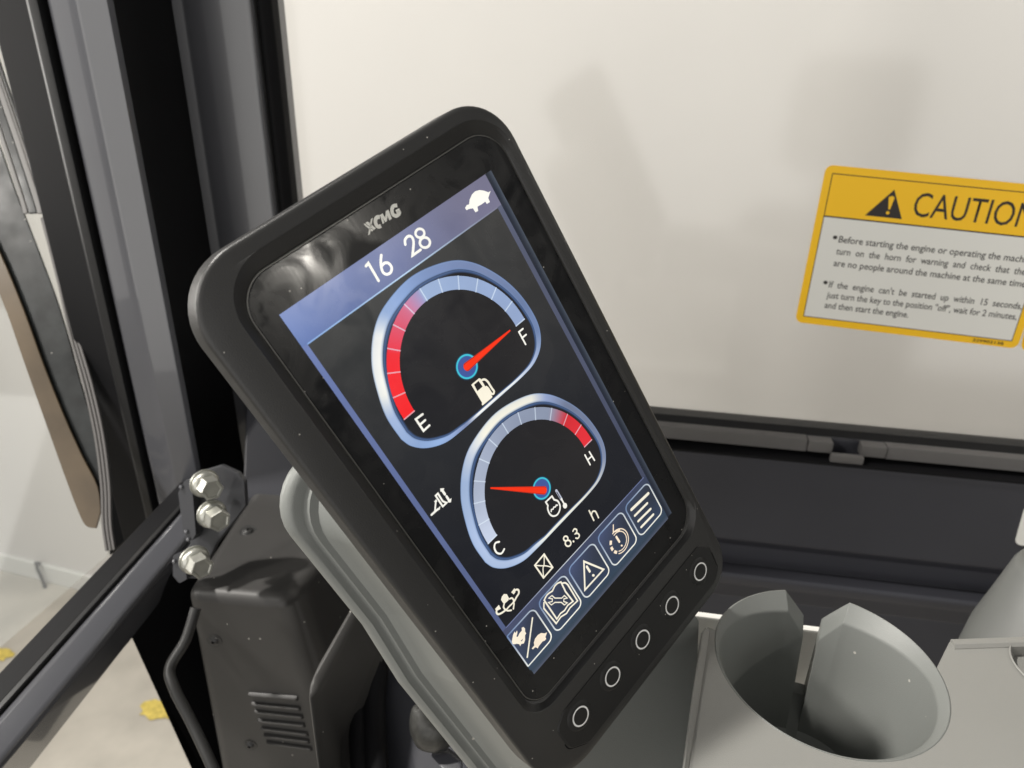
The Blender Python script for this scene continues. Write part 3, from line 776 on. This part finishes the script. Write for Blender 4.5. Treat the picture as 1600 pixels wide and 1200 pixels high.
disp = gfx('display', *grid(0,0,83.2,152.6,10,16,fn_bg), .04, mon)
def edge_r(a,b): return lin(mixc((38,44,56),(30,36,46),b)) if a < .5 else lin(mixc((66,74,86),(60,72,92),b))
vs_,fs_,cs_ = grid(83.2,0,86,154.6,4,8,lambda a,b: srgbmix((34,40,52),(72,80,92),max(0,(a-.35)*1.6)*(1-.25*b)))  # screen light refracted at the panel edge, drawn as emitted colour
gfx('edge_glow', vs_,fs_,cs_,.04,disp)
vs_,fs_,cs_ = grid(0.4,152.6,83.2,155.2,8,4,lambda a,b: srgbmix((52,66,82),(82,88,106),max(0,(b-.35)*1.5)))
gfx('edge_glow', vs_,fs_,cs_,.04,disp)
gfx('status_bar', *grid(0,0,83.2,11.2,12,3,lambda a,b: srgbmix(mixc((128,146,196),(96,118,172),b),(116,114,138),a*1.15)), .07, disp)
gfx('status_line', *grid(1.8,11.0,81.3,11.45,10,1,lambda a,b: srgbmix((130,165,215),mixc((185,210,235),(120,120,140),max(0,a-.55)*2.4),min(1,a*2))), .09, disp)
gfx('side_border', *grid(0,11.2,1.8,152.6,2,12,lambda a,b: srgbmix((106,122,172),(80,90,124),b)), .07, disp)
gfx('side_border', *grid(81.3,11.2,83.2,152.6,2,12,lambda a,b: srgbmix((88,93,114),(64,70,92),b)), .07, disp)
gfx('button_bar', *grid(0,131.8,83.2,152.6,12,5,lambda a,b: srgbmix(mixc((74,80,108),(58,66,90),a),(52,68,86),b)), .08, disp)
gfx('button_bar_line', *grid(1.8,131.6,82,131.95,8,1,lambda a,b: srgbmix((110,120,160),(220,225,225),1-abs(a-.45)*2.4)), .10, disp)

def stroke(pts, w, closed=False, cap=True):
    """2-D line of even width with mitred joints and round ends"""
    P=[Vector(p) for p in pts]; n=len(P); Ls=[];Rs=[]
    for i in range(n):
        a = P[i-1] if (i>0 or closed) else None; b = P[(i+1)%n] if (i<n-1 or closed) else None
        d1 = (P[i]-a).normalized() if a is not None and (P[i]-a).length>1e-9 else None
        d2 = (b-P[i]).normalized() if b is not None and (b-P[i]).length>1e-9 else None
        if d1 is None: d1=d2
        if d2 is None: d2=d1
        t=(d1+d2); t = t.normalized() if t.length>1e-6 else d1
        nn=Vector((-t.y,t.x)); k=max(.45, nn.dot(Vector((-d1.y,d1.x))))
        Ls.append(P[i]+nn*(w/2/k)); Rs.append(P[i]-nn*(w/2/k))
    vs=[];fs=[]
    for l,r in zip(Ls,Rs): vs+= [tuple(l),tuple(r)]
    m=n if closed else n-1
    for i in range(m):
        j=(i+1)%n; fs.append((2*i,2*i+1,2*j+1,2*j))
    if cap and not closed:
        for e_,o_ in ((0,1),(n-1,n-2)):
            c=P[e_]; d=(P[e_]-P[o_]).normalized(); a0=math.atan2(d.y,d.x); s=len(vs)
            vs.append(tuple(c)); K=6
            for k in range(K+1):
                a=a0-math.pi/2+math.pi*k/K; vs.append((c.x+math.cos(a)*w/2,c.y+math.sin(a)*w/2))
            for k in range(K): fs.append((s,s+1+k,s+2+k))
    return vs,fs
def fill(pts, holes=()):
    polys=[[Vector((x,y,0)) for x,y in pts]]+[[Vector((x,y,0)) for x,y in h] for h in holes]
    tri=tessellate_polygon(polys); vs=[(p.x,p.y) for pl in polys for p in pl]
    return vs,[tuple(t) for t in tri]
def join(parts):
    vs=[];fs=[]
    for v,f in parts:
        s=len(vs); vs+=v; fs+=[tuple(i+s for i in q) for q in f]
    return vs,fs
WHT=lin((252,250,240)); WRM=lin((250,243,222))
def icon(name, parts, parent=disp, col=WHT, h=.16):
    vs,fs=join(parts); 
    # keep every face towards the viewer
    out=[]
    for f in fs:
        a=0
        for i in range(len(f)):
            x0,y0=vs[f[i]]; x1,y1=vs[f[(i+1)%len(f)]]; a+=x0*y1-x1*y0
        out.append(f if a<0 else f[::-1])
    return gfx(name, vs, out, [col]*len(vs), h, parent)
def px(ox,oy,k,pts): return [Lc(ox+x*k,oy+y*k) for x,y in pts]
def ell(cx,cy,rx,ry,n=24,a0=0,a1=2*math.pi,closed=True):
    m=n if closed else n+1
    return [(cx+math.cos(a0+(a1-a0)*i/n)*rx, cy+math.sin(a0+(a1-a0)*i/n)*ry) for i in range(m)]
def sml(pts,k=4): return [(v.x,v.y) for v in smoothline([(x,y,0) for x,y in pts],k)]
A_=(550,300,.15)
icon('digit',[stroke(px(*A_,[(143,772),(168,742),(275,925)]),.85)])
icon('digit',[stroke(sml(px(*A_,[(303,658),(298,720),(303,785),(322,838),(362,858),(402,835),(410,785),(382,745),(342,738),(308,768)])),.85)])
icon('digit',[stroke(sml(px(*A_,[(553,548),(550,500),(580,463),(617,466),(637,505),(638,560),(628,662)]))+px(*A_,[(712,602)]),.85)])
icon('digit',[stroke(px(*A_,ell(705,430,46,46)),.8,True),stroke(px(*A_,ell(757,527,53,53)),.85,True)])
turtle=[(262,950),(285,985),(330,965),(385,955),(425,1018),(468,995),(455,930),(520,895),(580,850),(602,888),(650,858),(625,795),(640,745),(662,685),(628,707),(560,680),(490,670),(420,690),(370,740),(335,820),(325,895),(290,905)]
icon('turtle_icon',[fill(px(700,230,.1,turtle))])
# gauges
def gauge(cu, cv_, ring_pts, ringcol, segcol, name):
    g = gfx(name, [(cu+math.cos(t)*34, cv_+math.sin(t)*20-2) for t in [0]] , [], [C3(0,0,0)], .05, disp) if False else None
    loop = sml([tuple(p) for p in ring_pts]+[tuple(ring_pts[0])],8)
    # centre of the ring shape
    c = Vector((cu, cv_-4)); N = len(loop)-1; pts=[Vector(p) for p in loop[:N]]
    face = icon('dial_face',[fill([tuple(c+(p-c)*.97) for p in pts])],disp,C3(30,30,34),.06)
    n=len(face.data.vertices); ca=face.data.color_attributes['Col']
    for i,v in enumerate(face.data.vertices):
        t=(v.co.x*1000)/83; ca.data[i].color=(*srgbmix((29,30,34),(36,34,34),t),1)
    vs=[];cs=[];fs=[]
    fr_=(0,.08,.18,.68,.82,.92,1.0,1.25)
    for p in pts:
        d=p-c; a=math.degrees(math.atan2(-d.y,d.x))%360
        main, th_ = ringcol(a)
        rl=d.length; 
        colr=[mixc(main,(70,92,130),.7),mixc(main,(140,170,212),.35),mixc(main,(120,145,190),.1),main,mixc(main,(110,140,190),.35),(58,74,102),(72,98,142),(26,28,34)]
        for f_,cc_ in zip(fr_,colr):
            q=c+d*(1-f_*th_/rl); vs.append((q.x,q.y)); cs.append(lin(cc_))
    K=len(fr_)
    for i in range(N):
        j=(i+1)%N
        for k in range(K-1): fs.append((i*K+k,i*K+k+1,j*K+k+1,j*K+k)[::-1])
    # orientation check
    a=0
    f=fs[0]
    for i in range(4): x0,y0=vs[f[i]]; x1,y1=vs[f[(i+1)%4]]; a+=x0*y1-x1*y0
    if a>0: fs=[q[::-1] for q in fs]
    gfx('gauge_ring', vs,fs,cs,.08,disp)
    rx0,ry0,rx1,ry1 = 23.7,25.8,28.1,30.2
    for k in range(12):
        t0=math.pi-math.pi*k/12; t1=math.pi-math.pi*(k+1)/12; vs=[];cs=[];fs=[];n=6
        for i in range(n+1):
            t=t0+(t1-t0)*i/n; 
            for rr in (0,1):
                vs.append((cu+math.cos(t)*(rx0+(rx1-rx0)*rr), cv_-math.sin(t)*(ry0+(ry1-ry0)*rr))); cs.append(lin(segcol((k+i/n)/12,rr)))
        for i in range(n): fs.append((2*i,2*i+1,2*i+3,2*i+2)[::-1])
        f=fs[0];a=0
        for i in range(4): x0,y0=vs[f[i]]; x1,y1=vs[f[(i+1)%4]]; a+=x0*y1-x1*y0
        if a>0: fs=[q[::-1] for q in fs]
        gfx('gauge_segment',vs,fs,cs,.10,disp)
    for k in range(13):
        t=math.pi-math.pi*k/12; col=mixc(segcol(min(.999,k/12),1),(225,238,250),.62)
        icon('tick',[stroke([(cu+math.cos(t)*(rx0-.1),cv_-math.sin(t)*(ry0-.1)),(cu+math.cos(t)*(rx1+.1),cv_-math.sin(t)*(ry1+.1))],.42,cap=False)],disp,lin(col),.12)
RP=[(8.8,52.4),(8.8,44),(10.8,36),(14.4,27.5),(20.5,20),(28.2,15.4),(41.2,13.0),(54.5,15.8),(62.5,21.0),(68.6,29.4),(72.2,38),(73.6,46.8),(73.0,54),(69.8,59.6),(64.5,62.8),(58,63.8),(48,63.9),(38,63.9),(28,63.9),(20.5,63.3),(14.2,60.4),(10.3,56.4)]
def pal(stops):
    def f(a):
        for (a0,c0,t0),(a1,c1,t1) in zip(stops,stops[1:]):
            if a0<=a<=a1:
                t=(a-a0)/(a1-a0); return mixc(c0,c1,t), t0+(t1-t0)*t
        return stops[-1][1],stops[-1][2]
    return f
rc1=pal([(0,(104,122,160),2.8),(40,(118,132,168),3.0),(70,(122,142,186),3.6),(100,(134,160,206),4.2),(118,(150,175,215),4.4),(132,(246,246,242),4.3),(168,(250,249,240),4.0),(182,(170,190,225),3.6),(205,(140,166,208),3.0),(218,(150,180,225),2.8),(228,(150,172,215),2.2),(240,(124,136,174),1.5),(254,(250,248,240),1.2),(300,(240,242,240),1.2),(322,(170,185,215),1.8),(340,(110,130,170),2.6),(360,(104,122,160),2.8)])
rc2=pal([(0,(112,122,150),2.6),(30,(116,126,152),2.8),(48,(150,165,205),3.2),(60,(235,232,218),3.6),(105,(248,244,226),4.0),(122,(200,208,222),4.0),(140,(166,188,222),4.0),(180,(172,190,222),3.8),(215,(174,192,222),3.4),(230,(190,205,230),2.8),(245,(250,248,232),1.5),(300,(252,248,228),1.3),(318,(215,215,210),1.6),(335,(130,140,165),2.2),(360,(112,122,150),2.6)])
def sg1(t,r):
    k=t*12
    if k<3: return mixc((255,40,44),(235,52,66),k/3*.6)
    if k<5: return mixc((238,58,78),(205,110,140),(k-3)/2)
    if k<6: return mixc((205,120,155),(150,160,205),(k-5))
    return mixc((156,178,214),(144,163,200),(k-6)/6)
def sg2(t,r):
    k=t*12
    if k<9: return mixc((196,206,226),(140,150,172),min(1,k/7))
    if k<10: return mixc((150,150,172),(214,50,62),(k-9)**1.3)
    return mixc((214,44,52),(224,46,56),(k-10)/2)
gauge(41.3,47.9,RP,rc1,sg1,'fuel_gauge')
gauge(41.4,102.1,[(u,v+54.3) for u,v in RP],rc2,sg2,'temperature_gauge')
def hub(c, rx, ry):
    n=40; vs=[tuple(c)];cs=[lin((66,84,150))];fs=[]
    for r,cl in ((.86,(64,90,158)),(.90,(60,190,215)),(1.0,(70,205,225)),(1.06,(28,60,80)),(1.16,(32,36,44))):
        for i in range(n): a=2*math.pi*i/n; vs.append((c[0]+math.cos(a)*rx*r,c[1]+math.sin(a)*ry*r)); cs.append(lin(cl))
    for i in range(n): fs.append((0,1+(i+1)%n,1+i)[::-1])
    for k in range(4):
        for i in range(n): a=1+k*n; fs.append((a+i,a+(i+1)%n,a+n+(i+1)%n,a+n+i))
    out=[]
    for f in fs:
        a=0
        for i in range(len(f)): x0,y0=vs[f[i]]; x1,y1=vs[f[(i+1)%len(f)]]; a+=x0*y1-x1*y0
        out.append(f if a<0 else f[::-1])
    gfx('needle_hub',vs,out,cs,.13,disp)
hub((41.2,47.8),4.0,4.0); hub((41.4,101.7),3.75,4.0)
def needle(a,b,w0=1.15,w1=.22):
    a,b=Vector(a),Vector(b); d=(b-a).normalized(); n=Vector((-d.y,d.x))
    pl=[a+n*w0*.75+d*.2,a+n*w0,a+n*w1*0+ (b-a)*1.0+n*w1,b-n*w1,a-n*w0,a-n*w0*.75+d*.2]
    pl=[a+n*w0,b+n*w1,b-n*w1,a-n*w0]+[a+Vector((math.cos(t),math.sin(t)))*w0 for t in [math.atan2(-n.y,-n.x)-math.pi*k/8 for k in range(1,8)]]
    pl=[tuple(p) for p in pl]
    icon('needle',[fill([tuple(a+(Vector(p)-a)*1.0+ (Vector(p)-a-(d*(Vector(p)-a).dot(d)))*.35) for p in pl])],disp,lin((190,44,20)),.17)
    icon('needle',[fill(pl)],disp,lin((255,52,14)),.19)
needle((41.0,47.8),(62.2,47.7)); needle((41.8,103.0),(25.0,87.0))
B_=(560,640,.125)
icon('letter_e',[stroke(px(*B_,[(800,57),(715,120),(812,265),(885,197)]),.75),stroke(px(*B_,[(765,190),(832,132)]),.75)])
D_=(540,390,.2625)
icon('letter_f',[stroke(px(*D_,[(1054,471),(1030,490),(1070,564)]),.62),stroke(px(*D_,[(1048,526),(1073,506)]),.62)])
P_=(725,580,.05)
icon('fuel_pump_icon',[fill(px(*P_,[(222,430),(250,395),(465,218),(520,240),(640,450),(690,505),(880,795),(862,830),(570,1072),(545,1030),(562,990)]),[px(*P_,[(305,420),(450,300),(575,480),(410,625)])]),
   stroke(sml(px(*P_,[(565,268),(650,260),(740,335),(800,430),(870,540),(930,625),(915,700),(860,705),(800,620),(745,535),(690,490)])),.72)],disp,WRM)
Q_=(640,590,.2625)
icon('letter_h',[stroke(px(*Q_,[(1042,460),(1073,518)]),.6),stroke(px(*Q_,[(1068,441),(1099,492)]),.6),stroke(px(*Q_,[(1058,489),(1084,467)]),.55)])
icon('letter_c',[stroke(sml(px(*Q_,[(532,977),(510,984),(503,1012),(518,1042),(545,1046),(562,1020)])),.66)])
T_=(845,760,50/1091)
icon('coolant_icon',[stroke(sml(px(*T_,[(235,650),(225,750),(270,890),(340,980),(430,1010),(540,970),(620,850),(650,700),(620,580),(560,490),(445,450)]))+px(*T_,[(372,330),(160,530)]),.62,True),
   stroke(px(*T_,[(345,855),(350,790),(415,765),(430,710),(495,690),(515,635),(560,640)]),.5),
   stroke(px(*T_,[(690,420),(800,620)]),.62),fill(px(*T_,ell(815,655,72,95,20)))],disp,WHT)
icon('thermometer_icon',[stroke(px(*T_,[(520,140),(700,440)]),1.0)],disp,lin((190,195,212)),.14)
icon('thermometer_icon',[stroke(px(*T_,[(535,190),(655,400)]),.34)],disp,lin((48,50,58)),.18)
E_=(740,740,.2625)
icon('letter_h',[stroke(px(*E_,[(686,220),(714,278)]),.62),stroke(sml(px(*E_,[(700,246),(706,226),(722,224),(732,240),(742,262)])),.6)],disp,WRM)
icon('digit',[stroke(px(*E_,ell(547,386,13,14,16)),.6,True),stroke(px(*E_,ell(561,414,17,18,16)),.6,True)],disp,WRM)
icon('digit',[stroke(px(*E_,[(592,402),(594,404)]),.7),stroke(sml(px(*E_,[(590,342),(598,329),(611,333),(612,349),(604,357),(618,355),(628,368),(620,384),(607,383)])),.58)],disp,WRM)
icon('mail_icon',[stroke(px(*E_,[(363,545),(418,479),(469,558),(415,620)]),.62,True),stroke(sml(px(*E_,[(365,545),(408,548),(418,540),(418,480)])),.42),stroke(sml(px(*E_,[(415,618),(412,560),(425,548),(468,558)])),.42)],disp,WRM)
S_=(660,750,60/1108)
icon('boom_icon',[stroke(px(*S_,[(375,450),(440,385),(580,610),(690,655),(582,760)]),.62,True),stroke(px(*S_,[(258,1000),(350,915),(440,840)]),.75),
   fill(px(*S_,[(398,858),(515,742),(492,850),(440,872)])),stroke(px(*S_,[(355,905),(378,640)]),.55),fill(px(*S_,[(330,622),(388,550),(424,612),(390,655)])),
   stroke(px(*S_,[(560,290),(645,412)]),.85),fill(px(*S_,[(508,240),(628,235),(600,300),(515,335)])),stroke(px(*S_,[(690,470),(765,590)]),.8),fill(px(*S_,[(832,515),(818,632),(775,652),(715,625)]))],disp,WHT)
V_=(765,910,.05)
icon('swing_icon',[fill(px(*V_,[(350,540),(375,440),(440,358),(530,362),(600,490),(575,560),(440,680)])),stroke(sml(px(*V_,[(445,680),(430,770),(500,850),(610,740),(715,640),(745,560),(690,485),(620,510)])),.6),
   stroke(px(*V_,[(745,580),(755,680),(735,820)]),.6),stroke(px(*V_,[(480,850),(560,880),(670,868)]),.6),
   stroke(sml(px(*V_,[(755,600),(830,460),(905,330),(890,235),(820,225),(760,265)])),.72),fill(px(*V_,[(770,175),(668,305),(745,372),(800,300)])),
   stroke(sml(px(*V_,[(470,880),(360,955),(260,990),(210,940),(215,840)])),.7),fill(px(*V_,[(280,698),(160,832),(225,880),(345,822)]))],disp,WRM)
# soft keys of the button bar
bxs=[(-.4,14.0),(16.3,31.0),(33.1,48.0),(50.3,65.5),(67.4,82.5)]
for i,(u0,u1) in enumerate(bxs):
    u0c=max(u0,.25)
    vs_,fs_,cs_=grid(u0c,134.6,u1,150.6,6,6,lambda a,b:srgbmix((72,84,118) if i<4 else (60,72,94),mixc((42,44,52),(52,66,90),b),min(1,((a*.5+b*.9))*1.2)))
    gfx('soft_key',vs_,fs_,cs_,.12,disp)
    pl=rrect(u0c,134.6,u1,150.6,[.4 if i==0 else 2.4,2.4,2.4,.3 if i==0 else 2.4],5); N=len(pl)
    vs,fs=stroke([tuple(p) for p in pl],.55,True); cs=[]
    for p in pl:
        t=((p.y-134.6)/16*.6+(p.x-u0c)/(u1-u0c)*.4); c=srgbmix((110,135,175),(252,250,236),t*1.35); cs+=[c,c]
    out=[]
    for f in fs:
        a=0
        for q in range(4): x0,y0=vs[f[q]]; x1,y1=vs[f[(q+1)%4]]; a+=x0*y1-x1*y0
        out.append(f if a<0 else f[::-1])
    gfx('soft_key_outline',vs,out,cs,.14,disp)
icon('slash_mark',[stroke(px(*E_,[(349,858),(318,1092)]),.62)],disp,WRM)
H_=(780,965,.0625)
icon('turtle_icon',[fill(px(*H_,[(805,770),(840,790),(890,740),(930,745),(955,772),(985,710),(1080,590),(1130,575),(1170,530),(1150,480),(1190,365),(1130,390),(1040,380),(960,430),(890,520),(860,620),(870,690)]))],disp,lin((252,236,212)))
icon('hare_icon',[fill(px(*H_,[(325,650),(310,590),(340,430),(378,345),(400,385),(438,320),(450,370),(425,475),(460,475),(500,390),(560,320),(555,250),(600,230),(640,270),(640,340),(668,390),(640,440),(640,560),(612,640),(540,660),(522,712),(495,660),(430,650),(370,665)]),[px(*H_,[(590,520),(560,590),(530,580)])])],disp,lin((252,240,218)))
K_=(840,895,70/1050)
icon('manual_icon',[stroke(sml(px(*K_,[(148,640),(220,510),(340,425)]))+sml(px(*K_,[(395,310),(460,245),(540,212)]))+px(*K_,[(650,440),(825,665)])+sml(px(*K_,[(700,760),(625,880)]))+sml(px(*K_,[(530,950),(445,1080)])),.62,True),
   stroke(sml(px(*K_,[(565,245),(640,232),(700,275)]))+px(*K_,[(930,655)])+sml(px(*K_,[(760,810),(670,950)]))+sml(px(*K_,[(540,1030),(430,1185)]))+px(*K_,[(140,830),(142,700)]),.62),
   stroke(px(*K_,[(255,590),(330,530),(400,590),(560,590),(620,530),(690,592),(612,605),(605,668),(690,700),(620,750),(550,690),(400,690),(320,750),(245,692),(338,670),(340,608)]),.42,True)],disp,WRM)
icon('warning_icon',[stroke(px(*E_,[(655,522),(772,570),(661,692)]),.72,True),stroke(px(*E_,[(672,553),(690,582)]),.95),fill(px(*E_,ell(711,605,8,8,14)))],disp,WRM)
cu,cv2=Lc(740+865*.2625,740+402*.2625)
icon('reset_icon',[stroke(ell(cu,cv2,4.9,4.9,26,-1.75,2.2,False),.42),stroke(ell(cu,cv2,3.9,3.9,26,-1.75,2.2,False),.38)]+
   [stroke(ell(cu,cv2,4.4,4.4,4,a,a+.38,False),1.2,cap=False) for a in (2.42,3.0,3.58)]+
   [stroke(px(*E_,[(830,305),(830,348),(868,335)]),.5),stroke(px(*E_,[(848,376),(866,405)]),.95),fill(px(*E_,ell(880,428,6,6,12)))],disp,lin((252,232,205)))
for p,q,w_ in (((1038,118),(938,214),1.25),((1032,176),(958,250),1.0),((1052,210),(978,283),1.0),((1068,243),(996,318),1.0)):
    icon('menu_line',[stroke(px(*E_,[p,q]),w_)],disp,WRM)
# maker's name printed on the glass
def logo():
    parts=[]; w_=1.05
    c=(550,300,.15)
    X1=px(*c,[(122,335),(165,300),(240,372),(205,400)])
    parts.append(fill(px(*c,[(120,338),(134,328),(222,398),(206,412)])))
    parts.append(fill(px(*c,[(138,324),(162,306),(248,378),(226,396)])))
    parts.append(fill(px(*c,[(196,282),(216,268),(186,440),(164,452)])))
    parts.append(stroke(sml(px(*c,[(290,262),(262,262),(243,290),(248,335),(272,362),(302,352)])),1.15,cap=False))
    parts.append(fill(px(*c,[(290,240),(318,222),(345,268),(350,200),(378,184),(415,278),(388,296),(368,248),(362,305),(345,315),(318,270),(338,322),(318,334)])))
    parts.append(stroke(sml(px(*c,[(470,140),(430,148),(415,185),(425,232),(458,250),(488,228),(492,200)])),1.15,cap=False))
    parts.append(stroke(px(*c,[(458,205),(498,185)]),1.0,cap=False))
    vs,fs=join(parts); out=[]
    for f in fs:
        a=0
        for i in range(len(f)): x0,y0=vs[f[i]]; x1,y1=vs[f[(i+1)%len(f)]]; a+=x0*y1-x1*y0
        out.append(f if a<0 else f[::-1])
    lobj('maker_logo',[mm(u,v,.06) for u,v in vs],out,M['silver'],fix=False)
logo()

# ------------------------------------------------------------------ GREY STAND carrying the monitor
sd = empty('monitor_stand', MMW@mm(30,150,-50), 'grey moulded plastic stand carrying the black monitor above the console', 'stand')
def MW(u,v,h): return MMW@mm(u,v,h)
def stand_loop(h, i, low):
    """outline of the shell at one depth"""
    pts=[(-29.5+i,53+i),(84-i,53+i),(86-i,200),(82,220+low*.2),(60,250+low),(36,273+low),(30,330),(-33+i,330),(-32.5+i,150),(-29.5+i,120)]
    return [MW(p.x,p.y,h) for p in rpoly(pts,[20,20,10,4,4,4,2,2,6,6],8)]
ls=[]
for h,i,low in ((-95,42,30),(-78,20,30),(-62,6,26),(-54,1,24),(-50,0,22),(-47.5,.1,20),(-45.6,1.0,20),(-44.6,2.4,18),(-44.8,4.6,18),(-44.2,5.6,17),(-43.0,6.0,16),(-42.6,8.2,15),(-38,10.5,14),(-24,12.5,6),(-15,16,0),(-14,19,0)):
    ls.append(stand_loop(h,i,low))
vs,fs=loft(ls); mesh('shell',vs,fs,M['grey'],sd,smooth=True)

# ------------------------------------------------------------------ ADDED SEAT (unseen, put in for a soft dark reflection in the side window)
seat = empty('added_seat', (.62,-.95,-1.0), 'unseen dark seat added for a faint reflection in the side window beside the caution sticker', 'seat')  # stands in for the dark reflection of whoever holds the camera
def cushion(name, c, hx, hy, hz, r, tilt=0):
    ls = []
    for k in range(-4,5):
        a = k/4; sh = (1-abs(a)**3.2*.30); y = c[1]+hy*a
        pl = rrect(-hx*sh,-hz*sh,hx*sh,hz*sh,r*sh,8)
        ls.append([(c[0]+p.x, y+tilt*p.y, c[2]-p.y) for p in pl])
    vs, fs = loft(ls); return mesh(name, vs, fs, M['cover'], seat, smooth=True)
cushion('headrest', (.50,-.62,-.13), .14,.05,.13,.06)
cushion('headrest_post', (.45,-.62,-.30), .012,.012,.10,.008)
cushion('headrest_post', (.55,-.62,-.30), .012,.012,.10,.008)
cushion('backrest', (.52,-.66,-.68), .25,.07,.34,.10)
cushion('seat_cushion', (.50,-.42,-1.06), .26,.26,.07,.06)
cushion('armrest', (.16,-.45,-.66), .04,.20,.035,.03)
